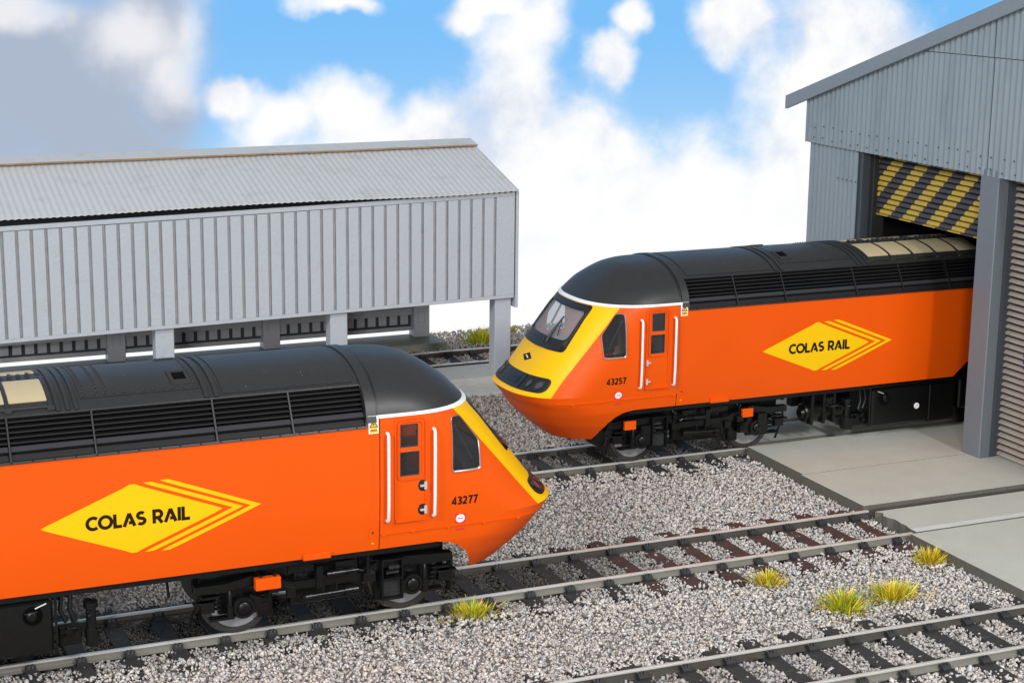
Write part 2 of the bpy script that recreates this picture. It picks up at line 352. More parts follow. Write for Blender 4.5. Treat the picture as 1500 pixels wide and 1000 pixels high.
track(5.612,-9,20,3.22,.66,'track of the locomotive that leaves the engine shed','railmid','raildark',6.6)
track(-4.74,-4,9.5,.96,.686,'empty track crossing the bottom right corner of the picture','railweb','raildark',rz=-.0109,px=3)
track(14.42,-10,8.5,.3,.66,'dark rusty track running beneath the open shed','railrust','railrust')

# ballast: chippings cast over the bed, denser and darker where the oily running lines are, with shade painted under the nearer locomotive
def ballast():
    rng = np.random.default_rng(5)
    n = 300000
    P = np.stack([rng.uniform(-13,9.5,n), rng.uniform(-8,17.0,n)],1)
    d = np.stack([P[:,0]-CP[0],P[:,1]-CP[1],np.full(n,-.15-CP[2])],1)
    R = np.array([_r2,_u2,_f]); q = d@R.T; px = 750+2569.7*q[:,0]/q[:,2]; py = 500-2569.7*q[:,1]/q[:,2]
    keep = (px>-170)&(px<1670)&(py<1180)
    x, y = P[:,0], P[:,1]
    def rect(x0,x1,y0,y1): return (x>x0)&(x<x1)&(y>y0)&(y<y1)
    for r in ((6.66,99,.74,4.9),(6.72,99,4.9,10.7),(6.66,99,-.58,.46),(6.56,99,-3.74,-.6),(-99,9.05,11.2,13.28),(-99,4.56,15.72,17.1)): keep &= ~rect(*r)
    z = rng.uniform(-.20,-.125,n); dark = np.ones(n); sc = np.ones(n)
    occ = rng.random(n)
    for (yc,x0,x1,ph,pt,rz,px0) in ((0,-99,6.6,.10,.69,0,0),(5.612,-99,6.7,3.22,.66,0,0),(-4.74,-99,99,.96,.686,-.0109,3),(14.42,-99,99,.3,.66,0,0)):
        yy = y-yc-rz*(x-px0); a = np.abs(yy); on = (x>x0)&(x<x1)
        k = (x-ph)/pt; dx = np.abs(k-np.round(k))*pt
        keep &= ~(on&(np.abs(a-G)<.085))
        inn = on&(a<G)
        keep &= ~(inn&(dx<.125)&(occ>.06))
        outer = on&(a>=G)&(a<1.33)
        keep &= ~(outer&(dx<.15)&(a<1.12+.17*np.sin(np.round(k)*12.9))&(occ>.10))
        z = np.where(on&(a<1.3), np.minimum(z+.02,-.135), z)
        z = np.where(on&(a>G+.11)&(a<1.3), rng.uniform(-.175,-.125,n), z); z = np.where(outer&(dx<.15), -.12, z)
        if yc==0: dark = np.where(on&(a<1.15), np.where(a<G, np.interp(x,[-2,-.3,.5,2.2,4],[.11,.14,.36,.66,.92]), np.interp(x,[-2,1,3],[.7,.8,1.])), dark)  # oil by the nose; under the locomotive its shade is put into stone colour
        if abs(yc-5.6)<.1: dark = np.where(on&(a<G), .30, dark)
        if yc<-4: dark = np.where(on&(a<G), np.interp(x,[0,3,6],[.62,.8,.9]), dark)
    rise = np.where((y>15.4)&(x>4.5), np.interp(y,[15.4,16.9],[0,.16]), 0); z = z+rise
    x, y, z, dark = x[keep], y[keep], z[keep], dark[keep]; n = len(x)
    # two dozen angular chips (convex hulls of a few random points), scattered in turn
    chips = []
    for k in range(24):
        bm = bmesh.new(); pp = rng.normal(size=(9,3)); pp /= np.linalg.norm(pp,axis=1,keepdims=True); pp *= rng.uniform(.8,1.15,(9,1))*np.array([rng.uniform(.95,1.45),rng.uniform(.8,1.1),rng.uniform(.6,.95)])
        for q_ in pp: bm.verts.new(q_)
        hull = bmesh.ops.convex_hull(bm, input=bm.verts[:]); bmesh.ops.delete(bm, geom=[v for v in bm.verts if not v.link_faces], context='VERTS')
        bmesh.ops.triangulate(bm, faces=bm.faces[:]); bmesh.ops.recalc_face_normals(bm, faces=bm.faces[:]); bm.verts.index_update()
        chips.append((np.array([v.co for v in bm.verts]), np.array([[v.index for v in f.verts] for f in bm.faces]))); bm.free()
    r = rng.gamma(9,.0032,n).clip(.014,.054)
    qn = rng.normal(size=(n,4)); qn /= np.linalg.norm(qn,axis=1,keepdims=True); w,a,b,c = qn.T
    Rm = np.stack([1-2*(b*b+c*c),2*(a*b-c*w),2*(a*c+b*w),2*(a*b+c*w),1-2*(a*a+c*c),2*(b*c-a*w),2*(a*c-b*w),2*(b*c+a*w),1-2*(a*a+b*b)],1).reshape(n,3,3)
    tone = rng.beta(2.6,2.2,n)*.34+.365; tone = np.where(rng.random(n)<.06, tone*.6, tone)
    hue = rng.normal(0,.03,n); warm = rng.random(n)<.18
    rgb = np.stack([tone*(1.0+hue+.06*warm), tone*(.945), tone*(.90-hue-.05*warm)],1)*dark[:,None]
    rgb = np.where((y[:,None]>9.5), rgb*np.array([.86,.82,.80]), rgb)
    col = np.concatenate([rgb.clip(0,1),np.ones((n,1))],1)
    which = rng.integers(0,24,n); cos, fas, cols, off = [], [], [], 0
    for k,(V,F) in enumerate(chips):
        ii = np.where(which==k)[0]; m_ = len(ii); co = np.einsum('nij,vj->nvi',Rm[ii],V)*r[ii,None,None]+np.stack([x[ii],y[ii],z[ii]],1)[:,None,:]
        cos.append(co.reshape(-1,3)); fas.append((F[None]+np.arange(m_)[:,None,None]*len(V)+off).reshape(-1)); cols.append(np.repeat(col[ii],len(V),axis=0)); off += m_*len(V)
    co = np.concatenate(cos); fa = np.concatenate(fas); colv = np.concatenate(cols)
    me = bpy.data.meshes.new('ballast'); me.vertices.add(len(co)); me.vertices.foreach_set('co', co.reshape(-1).astype(np.float32))
    me.loops.add(len(fa)); me.loops.foreach_set('vertex_index', fa.astype(np.int32)); me.polygons.add(len(fa)//3)
    me.polygons.foreach_set('loop_start', np.arange(0,len(fa),3,dtype=np.int32)); me.update(calc_edges=True)
    at = me.color_attributes.new('Col','FLOAT_COLOR','POINT'); at.data.foreach_set('color', colv.reshape(-1).astype(np.float32))
    print('ballast triangles', len(fa)//3)
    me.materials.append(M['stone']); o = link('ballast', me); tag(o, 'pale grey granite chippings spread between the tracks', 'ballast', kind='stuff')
    print('stones', n)
ballast()

# ------------------------------------------------------------------ open-sided shed behind
def build_shed():
    t = tag(empty('open_shed',(0,12.2,0)), 'long pale grey open-sided shed with ribbed cladding and corrugated roof', 'shed')
    zt = lambda x: np.interp(x,[-10,-3.8,1.5,4.8],[4.03,4.12,4.225,4.29]); zb = lambda x: np.interp(x,[-10,4.8],[1.62,1.835]); X0, X1 = -10.1, 4.80
    b = MB()
    for (x0,x1) in ((X0,X1),):
        vs = []
        for x in (x0,x1):
            for y in (.055,.10):
                for z in (zb(x)+.01,zt(x)-.01): vs.append((x,y,z))
        b.add(vs,[(0,1,3,2),(4,6,7,5),(0,4,5,1),(2,3,7,6),(0,2,6,4),(1,5,7,3)])
    b.obj('backing_sheet', M['shedgroove'], t)
    def slant(x0,x1,y0,y1,fa,fb):
        vs = [(x,y,z) for x in (x0,x1) for y in (y0,y1) for z in (fa(x),fb(x))]
        bm = bmesh.new(); V = [bm.verts.new(p) for p in vs]
        for f in [(0,1,3,2),(4,6,7,5),(0,4,5,1),(2,3,7,6),(0,2,6,4),(1,5,7,3)]: bm.faces.new([V[i] for i in f])
        bmesh.ops.recalc_face_normals(bm, faces=bm.faces); bmesh.ops.bevel(bm, geom=bm.edges[:], offset=.006, segments=1, affect='EDGES')
        me = bpy.data.meshes.new('m'); bm.to_mesh(me); bm.free(); me.materials.append(M['shed']); return me
    link('top_rail', slant(X0,X1,.0,.034,lambda x: zt(x)-.10, zt), t); link('bottom_rail', slant(X0,X1,.0,.034,zb,lambda x: zb(x)+.075), t)
    gx = [-6.58+.2945*k for k in range(-12,38)]; gx = [g for g in gx if g > X0+.1]
    edges = [(X0,gx[0]-.04)]+[(gx[i]+.03,gx[i+1]-.035) for i in range(len(gx)-1)]+[(gx[-1]+.03,X1)]
    for i,(a,c) in enumerate(edges):
        j = random.uniform(-.003,.004)
        o = link('cladding_board', slant(a,c,j,.034,lambda x: zb(x)+.076, lambda x: zt(x)-.101), t)
    # gable end sheet and corner piece
    MB().prism([(.0,1.60),(5.3,1.60),(5.3,4.3),(2.8,5.12),(.0,4.28)],'x',4.83,4.90).obj('gable_sheet', M['shed'], t)
    MB().box(-10.1,4.82,4.50,4.555,2.25,4.60).obj('shade_sheet', M['jambblue'], t)  # dark sheet added for the shade seen through the eave gap
    # posts
    for x in (-7.4,-3.50,.40,4.38):
        MB().box(x,x+.40,.12,.46,-.12,1.75+.014*(x-4.4)+.2,.012).obj('post', M['shed'], t)
    for x in (-7.65,-3.73,.05,3.97):
        q = MB().box(x,x+.42,4.35,4.72,.05,2.25,.012).obj('post', M['postlit'], t)
        if x > -7:
            r = MB(); r.box(x+.10,x+.30,4.338,4.349,.42,.44); r.box(x+.10,x+.30,4.338,4.349,.70,.72); r.box(x+.10,x+.12,4.338,4.349,.44,.70); r.box(x+.28,x+.30,4.338,4.349,.44,.70); r.obj('cover_plate', M['innerlit'], q)
    # back wall with its ribs and rail, seen between the posts
    w = MB(); w.box(-10.1,4.35,4.60,4.66,.20,4.62); w.box(4.351,4.82,4.60,4.66,1.75,4.62); w.obj('back_wall', M['jambblue'], t)
    for x in np.arange(-10.0,4.3,.29):
        MB().box(x+.055,x+.255,4.565,4.60,.36,2.2).obj('wall_board', M['innerlit'], t)
    for (a,c) in ((-10,-7.66),(-7.22,-3.74),(-3.30,.04),(.48,3.96)):
        MB().box(a,c,4.44,4.555,.62,.80,.008).obj('wall_rail', M['innerlit'], t); MB().box(a,c,4.54,4.60,.20,.30,.004).obj('foot_rail', M['innerlit'], t)
    # roof: corrugated sheets
    ex = lambda x: np.interp(x,[-10,-6.6,-5.2,-3.85,-2.4,-1.22,.3,1.5,2.6,3.6,4.8],[4.25,4.265,4.27,4.295,4.32,4.335,4.335,4.32,4.305,4.315,4.35]); PER = .1395
    def sheet(y0,y1,z1,nm):
        xs = np.arange(-10.1,4.86,PER/8); rows = []
        for off in (0,-.022):
            for s in (0,.5,1):
                rows.append([(x, y0+(y1-y0)*s, ex(x)+(z1+.004*(x-4)-ex(x))*s-.02*math.sin(PI*s)*0+.008*math.sin(2*PI*x/PER)+off) for x in xs])
        rows = [rows[0],rows[1],rows[2],rows[5],rows[4],rows[3],rows[0]]
        MB().grid(rows).obj(nm, M['shedroof'], t, 60)
    sheet(-.13,2.8,5.17,'roof_sheet'); sheet(5.75,2.805,5.17,'roof_sheet')
    # ridge cap with rusty lower edge
    c = MB()
    xs = np.linspace(-10.1,4.84,60); jz = [random.uniform(-.004,.004) for _ in xs]
    zr = lambda x: 5.225+.004*(x-4)
    rows = [[(x,2.33,zr(x)-.105+j) for x,j in zip(xs,jz)],[(x,2.8,zr(x)+j*.5) for x,j in zip(xs,jz)],[(x,3.27,zr(x)-.105) for x in xs]]
    c.grid(rows); c.grid([[(x,y,z-.02) for x,y,z in r] for r in rows]); c.grid([rows[0],[(x,y,z-.02) for x,y,z in rows[0]]])
    c.obj('ridge_cap', M['shedroof'], t, 20)
    e = MB(); e.grid([[(x,2.322,zr(x)-.107+j) for x,j in zip(xs,jz)],[(x,2.322,zr(x)-.142+j*2) for x,j in zip(xs,jz)]]); e.grid([[(x,2.322,zr(x)-.107+j) for x,j in zip(xs,jz)],[(x,2.36,zr(x)-.1+j) for x,j in zip(xs,jz)]])
    e.obj('ridge_cap_edge', M['brown'], t)
build_shed()

# ------------------------------------------------------------------ engine shed (depot) at the right
def build_depot():
    GX = 10.5; t = tag(empty('engine_shed',(GX,2.7,0)), 'grey corrugated engine shed with shutter doors and sloping gable roof', 'engine shed')
    O = lambda y: y-2.7
    ridge_y = 1.2
    rt = lambda y: 8.60-.322*(y-2.48) if y >= ridge_y else 8.60-.322*(2*ridge_y-y-2.48)   # underside of barge board
    PER = .1675
    def sheet(y0, y1, zlo, zhi, x, nm='cladding_sheet'):
        ys = np.arange(y0, y1+1e-6, PER/6); ys = np.append(ys[ys<y1-1e-4], y1)
        fr = [(x+.017*math.cos(2*PI*y/PER)-GX, O(y), zlo(y)) for y in ys]; to = [(x+.017*math.cos(2*PI*y/PER)-GX, O(y), max(zhi(y),zlo(y)+.001)) for y in ys]
        bk = [(px+.03,py,pz) for px,py,pz in fr]; tb = [(px+.03,py,pz) for px,py,pz in to]
        MB().grid([bk,fr,to,tb,bk]).obj(nm, M['depot'], t, 60)
    zbot = lambda y: 5.575
    sheet(2.80,9.1,zbot,lambda y: min(7.80,rt(y)+.08),GX); sheet(-6.6,2.765,zbot,lambda y: min(7.80,rt(y)+.08),GX)
    sheet(2.80,5.2,lambda y: 7.815,lambda y: rt(y)+.08,GX-.014); sheet(-3,2.765,lambda y: 7.815,lambda y: rt(y)+.08,GX-.014)
    st = MB(); st.prism([(O(9.05),5.7),(O(9.05),6.35),(O(ridge_y),8.95),(O(-6.5),6.4),(O(-6.5),5.7)],'x',.06,.10).obj('gable_core', M['depotdark'], t)
    sheet(7.13,9.02,lambda y: .05,lambda y: 5.65,GX+.09)
    # screw heads along the lower edge
    rv = MB()
    for y in np.arange(2.0,9.0,.335):
        for z in (5.70,5.95): rv.cyl((-.022,O(y+random.uniform(-.05,.05)),z+random.uniform(-.03,.03)),.016,0,.01,'x',6)
    for y in np.arange(7.2,8.0,.167): rv.cyl((.065,O(y),4.9),.016,0,.01,'x',6)
    tag(rv.obj('screw_heads', M['jamb'], t), kind='stuff')
    # barge boards and roof
    for nm, (ya,yb) in (('barge_board',(9.79,ridge_y)),('barge_board',(ridge_y,-7.4))):
        MB().prism([(O(ya),rt(ya)),(O(yb),rt(yb)),(O(yb),rt(yb)+.29),(O(ya),rt(ya)+.29 if ya>5 else rt(ya)+.29)],'x',-.13,-.05).obj(nm, M['depottrim'], t)
    for (ya,yb) in ((9.82,ridge_y),(ridge_y-.002,-7.4)):
        MB().prism([(O(ya),rt(ya)+.22),(O(yb),rt(yb)+.22),(O(yb),rt(yb)+.31),(O(ya),rt(ya)+.31)],'x',-.048,13).obj('roof_sheet', M['depottrim'], t)
    # side and back walls
    MB().box(.12,12.9,O(8.98),O(9.06),.05,6.5).obj('side_wall', M['depot'], t); MB().box(.12,12.9,O(-6.6),O(-6.5),-.2,6.4).obj('side_wall', M['depot'], t)
    MB().prism([(O(9.0),.0),(O(9.0),6.5),(O(ridge_y),8.9),(O(-6.5),6.4),(O(-6.5),0)],'x',12.9,13).obj('back_wall', M['depotdark'], t)
    MB().box(.16,12.9,O(8.90),O(8.97),.05,6.3).obj('inner_lining', M['depotdark'], t)
    MB().prism([(O(8.9),6.45),(O(ridge_y),8.75),(O(-6.5),6.3),(O(-6.5),6.28),(O(ridge_y),8.7),(O(8.9),6.4)],'x',.2,12.8).obj('ceiling_lining', M['depotdark'], t)
    # columns and jambs
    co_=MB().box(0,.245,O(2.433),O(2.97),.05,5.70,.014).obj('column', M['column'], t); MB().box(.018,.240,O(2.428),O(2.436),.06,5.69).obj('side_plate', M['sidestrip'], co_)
    MB().box(.25,.36,O(2.44),O(2.96),.05,5.70,.006).obj('column_back', M['jambblue'], t)
    MB().box(.365,.60,O(2.46),O(2.90),.05,5.70).obj('door_guide', M['jambblue'], t)
    MB().box(.10,.36,O(7.0),O(7.15),.05,5.65,.01).obj('door_jamb', M['jambblue'], t)
    MB().box(.30,.62,O(6.86),O(7.10),.05,5.65,.01).obj('door_guide', M['jamb'], t)
    MB().box(0,.4,O(-3.2),O(-2.6),.05,5.7,.02).obj('column', M['column'], t); sheet(-6.5,-3.2,lambda y:-.2,lambda y:5.65,GX+.06)
    # half-open hazard-striped shutter: every slat a part
    sh = tag(empty('striped_shutter'), None); sh.parent = t; sh['label'] = 'half raised shutter in yellow and dark hazard stripes'
    z = 4.36; k = 0
    pr = [(.03,.008),(-.040,.008),(-.050,.02),(-.044,.055),(-.026,.086),(-.012,.094),(.03,.094)]
    zb = math.floor(4.36/SLAT)*SLAT
    for k in range(15):
        z = zb+k*SLAT; b = MB(); ya, yb_ = O(2.92), O(6.92); n = len(pr)
        vs = [(.46+px,ya,z+.001+pz) for px,pz in pr]+[(.46+px,yb_,z+.001+pz) for px,pz in pr]
        b.add(vs,[tuple(range(n)),tuple(range(n,2*n))]+[(i,(i+1)%n,n+(i+1)%n,n+i) for i in range(n)])
        b.obj('shutter_slat', M['stripe'], sh, 50)
    MB().box(.50,.53,O(2.92),O(6.92),4.30,5.7).obj('shutter_backing', M['depotdark'], sh)
    MB().box(.41,.49,O(2.92),O(6.92),zb-.03,zb-.004).obj('bottom_bar', M['stripe'], sh)
    # closed right-hand shutter
    s2 = empty('closed_shutter'); s2.parent = t; s2['label'] = 'closed roller shutter of grey beige slats'
    P2 = .128; b = MB(); n = len(pr); vs = [(.52+px*1.5,O(-2.6),pz*.86) for px,pz in pr]+[(.52+px*1.5,O(2.50),pz*.86) for px,pz in pr]
    b.add(vs,[tuple(range(n)),tuple(range(n,2*n))]+[(i,(i+1)%n,n+(i+1)%n,n+i) for i in range(n)]); sm = b.mesh('shutter_slat', M['slat'], 50)
    for k in range(43):
        o = link('shutter_slat', sm, s2); o.location = (random.uniform(-.004,.004),0,.07+k*P2)
    MB().box(.535,.57,O(-2.6),O(2.52),.05,5.65).obj('shutter_backing', M['jamb'], s2)
    MB().box(.455,.462,O(1.55),O(1.9),1.95,2.32).obj('notice', M['blue'], s2)
build_depot()

# ------------------------------------------------------------------ locomotives
W=1.345; N=2.5
ZF=[.60,.75,.95,1.15,1.30,1.44,1.555,1.57,1.70,1.9,2.39,2.94,3.05,3.19,3.24,3.465,3.63,3.76,3.84,3.87,3.89,3.9]
UF=[1.08,.89,.65,.475,.385,.26,.165,.185,.345,.55,.93,1.36,1.46,1.58,1.64,1.86,2.09,2.31,2.52,2.75,3.0,3.25]
def uf(z): return float(np.interp(z,ZF,UF))
def wz(z):
    if z>3.07: return W*max(0,1-min(1,(z-3.07)/.832)**2.2)**(1/2.2)
    if z>=2.15: return W
    if z>=1.21: return W-.060*((2.15-z)/.94)**2
    return float(np.interp(z,[.60,.9,1.21],[1.03,1.18,1.285]))
def LL(z): return max(.05,min(float(np.interp(z,[.6,1.0,1.4,1.6,1.9],[2.12,1.71,1.15,1.25,1.25])),3.3-uf(z)))
def NN(z): return float(np.interp(z,[.6,1.5],[2.9,2.5]))
def halfw(u,z):
    t=min(1,max(0,(u-uf(z))/LL(z))); return wz(z)*(1-(1-t)**NN(z))**(1/NN(z))
def us(y,z):
    w=wz(z); r=min(1,abs(y)/w); return uf(z)+LL(z)*(1-(1-r**NN(z))**(1/NN(z)))
def pt(phi,z,off=0): return uf(z)+LL(z)*(1-max(0,math.cos(phi))**(2/NN(z))), wz(z)*max(0,math.sin(phi))**(2/NN(z))
def uY(z): return 2.07-.858*(3.18-z)
def phiY(z):
    t=max(0,min(1,(uY(z)-uf(z))/LL(z))); return math.acos(max(0,min(1,(1-t)))**(NN(z)/2))
def roofz(y): return 3.07+.83*max(0,1-(abs(y)/W)**2.2)**(1/2.2)
def X(u): return -u

def rpoly(pts, r, seg=4):   # rounded polygon
    out=[]; n=len(pts)
    for i in range(n):
        p=Vector(pts[i]); a=Vector(pts[i-1])-p; c=Vector(pts[(i+1)%n])-p
        rr=min(r,a.length*.45,c.length*.45); a0=p+a.normalized()*rr; c0=p+c.normalized()*rr
        for k in range(seg+1):
            s=k/seg; out.append(tuple((1-s)**2*a0+2*s*(1-s)*p+s*s*c0))
    return out
def dens(pts, d=.06):
    out=[]
    for i in range(len(pts)):
        a=Vector(pts[i]); b=Vector(pts[(i+1)%len(pts)]); k=max(1,int((b-a).length/d))
        out+=[tuple(a+(b-a)*j/k) for j in range(k)]
    return out
def side_pt(s,u,z,off): return (X(u), s*(halfw(u,z)+off), z)
def nose_pt(y,z,off): # off outward along an approximate normal of the raked nose
    return (X(us(y,z))+off*.8, y+off*.3*(y/1.2), z+off*.55)
def ring(fn, outer, inner, prof):   # prof: [(t 0 outer..1 inner, off)]
    b=MB(); n=len(outer); rows=[]
    for t,o in prof:
        r=[fn(outer[i][0]*(1-t)+inner[i][0]*t, outer[i][1]*(1-t)+inner[i][1]*t, o) for i in range(n)]; rows.append(r+[r[0]])
    b.grid(rows); return b
def patch(fn, poly, off):
    b=MB(); c=(sum(p[0] for p in poly)/len(poly), sum(p[1] for p in poly)/len(poly)); n=len(poly)
    rings=[[fn(c[0]+(p[0]-c[0])*k, c[1]+(p[1]-c[1])*k, off) for p in poly] for k in (1,.92,.84,.76,.68,.6,.52,.44,.36,.28,.2,.1)]
    for r in rings: r.append(r[0])
    b.grid(rings); b.add([fn(c[0],c[1],off)]+rings[-1][:-1], [(0,1+i,1+(i+1)%n) for i in range(n)]); return b
def scale_poly(p, k, c=None):
    c=c or (sum(q[0] for q in p)/len(p), sum(q[1] for q in p)/len(p)); return [(c[0]+(q[0]-c[0])*k[0], c[1]+(q[1]-c[1])*k[1]) for q in p]
def inset(p, d): 
    c=(sum(q[0] for q in p)/len(p), sum(q[1] for q in p)/len(p)); w=max(q[0] for q in p)-min(q[0] for q in p); h=max(q[1] for q in p)-min(q[1] for q in p)
    return scale_poly(p,(1-2*d/w,1-2*d/h),((max(q[0] for q in p)+min(q[0] for q in p))/2,(max(q[1] for q in p)+min(q[1] for q in p))/2))

SIDEWIN=[(2.14,3.085),(2.15,2.262),(1.68,2.262),(1.668,2.68),(1.985,3.085)]
PANES=[[(2.95,3.06),(2.95,2.715),(2.675,2.715),(2.675,3.06)],[(2.955,2.65),(2.955,2.285),(2.655,2.285),(2.655,2.65)]]
SCREEN=[(-.76,3.075),(-.76,2.50),(.76,2.50),(.76,3.075)]
def cut_convex(bm, poly, to3, s=None):  # bisect along each edge of a convex polygon (in u,z through Y, or y,z through X) and drop the faces inside
    n=len(poly); cen=Vector(poly[0]).copy(); cen=sum((Vector(p) for p in poly),Vector((0,0)))/n
    lo0,hi0=min(p[0] for p in poly)-.35,max(p[0] for p in poly)+.35; lo1,hi1=min(p[1] for p in poly)-.35,max(p[1] for p in poly)+.35
    def inside(co,eps=0):
        a=to3(co)
        for i in range(n):
            p=Vector(poly[i]); q=Vector(poly[(i+1)%n]); e=q-p; nn=Vector((e.y,-e.x))
            if nn.dot(cen-p)<0: nn=-nn
            if nn.normalized().dot(Vector(a)-p)<eps: return False
        return True
    def local(f):
        c=f.calc_center_median(); a=to3(c)
        return (s is None or c.y*s>0) and any(lo0<to3(v.co)[0]<hi0 and lo1<to3(v.co)[1]<hi1 for v in f.verts) or ((s is None or c.y*s>0) and lo0<a[0]<hi0 and lo1<a[1]<hi1)
    for i in range(n):
        fs=[f for f in bm.faces if local(f)]; geom=list({e for f in fs for e in f.edges}|{v for f in fs for v in f.verts}|set(fs))
        p=Vector(poly[i]); q=Vector(poly[(i+1)%n]); e=q-p; nn=Vector((e.y,-e.x)).normalized()
        if s is not None: co=(X(p.x),0,p.y); no=(-nn.x,0,nn.y)
        else: co=(0,p.x,p.y); no=(0,nn.x,nn.y)
        bmesh.ops.bisect_plane(bm, geom=geom, plane_co=co, plane_no=no, dist=1e-5)
    kill=[f for f in bm.faces if (s is None or f.calc_center_median().y*s>0) and inside(f.calc_center_median(),1e-4)]
    bmesh.ops.delete(bm, geom=kill, context='FACES')

def glyph(ch):
    A=lambda cx,cz,rx,rz,a0,a1,n=14:[(cx+rx*math.cos(math.radians(a0+(a1-a0)*k/n)),cz+rz*math.sin(math.radians(a0+(a1-a0)*k/n))) for k in range(n+1)]
    t=.1
    g={'C':(.80,[A(.5,.5,.41,.41,48,312,20)]),'O':(.98,[A(.49,.5,.41,.41,0,360,28)]),'L':(.60,[[(.1,1),(.1,.09),(.58,.09)]]),
       'A':(.88,[[(.07,0),(.44,.95)],[(.44,.95),(.81,0)],[(.40,.27),(.70,.27)]]),
       'S':(.66,[A(.33,.705,.235,.205,38,258,12)+A(.33,.295,.25,.205,78,-142,12)]),
       'R':(.76,[[(.1,0),(.1,.91),(.36,.91)]+A(.38,.66,.25,.25,90,-90,10)+[(.1,.41)],[(.36,.41),(.66,0)]]),'I':(.24,[[(.12,0),(.12,1)]]),
       ' ':(.36,[]),
       '4':(.72,[[(.50,0),(.50,.93),(.07,.30),(.07,.25),(.68,.25)]]),
       '3':(.68,[A(.31,.735,.22,.185,150,-80,12)+A(.31,.28,.25,.20,80,-150,12)]),
       '2':(.68,[A(.32,.70,.22,.22,165,-20,12)+[(.42,.42),(.12,.15),(.10,.09),(.60,.09)]]),
       '7':(.66,[[(.05,.91),(.58,.91),(.38,.45),(.26,0)]]),
       '5':(.68,[[(.58,.91),(.17,.91),(.12,.50)],A(.30,.32,.28,.235,128,-140,14)])}
    return g[ch]
def stroke(path, t):
    # thick polyline with mitred joins -> quads
    P=[Vector(p) for p in path]; n=len(P); closed=(P[0]-P[-1]).length<1e-4; l=[];r=[]
    for i in range(n):
        a=P[i-1] if i>0 else (P[-2] if closed else None); b=P[i+1] if i<n-1 else (P[1] if closed else None)
        d1=(P[i]-a).normalized() if a is not None else None; d2=(b-P[i]).normalized() if b is not None else None
        if d1 is None: d1=d2
        if d2 is None: d2=d1
        n1=Vector((-d1.y,d1.x)); n2=Vector((-d2.y,d2.x)); m=(n1+n2).normalized(); k=t/2/max(.45,m.dot(n1))
        l.append(P[i]+m*k); r.append(P[i]-m*k)
    return l,r
def text_mesh(txt, h, t, gap, fn, width=None):
    b=MB(); x=0; polys=[]
    for ch in txt:
        w,paths=glyph(ch)
        for p in paths: polys.append([(q[0]+x,q[1]) for q in p])
        x+=w+gap
    x-=gap; sx=(width/x) if width else h
    for p in polys:
        l,r=stroke([(q[0]*sx/h,q[1]) for q in p], t)
        b.grid([[fn(v.x*h,v.y*h) for v in l],[fn(v.x*h,v.y*h) for v in r]])
    return b, x*sx
def flat(fn, polys):
    b=MB()
    for p in polys:
        b.add([fn(*q) for q in p],[tuple(range(len(p)))])
    return b

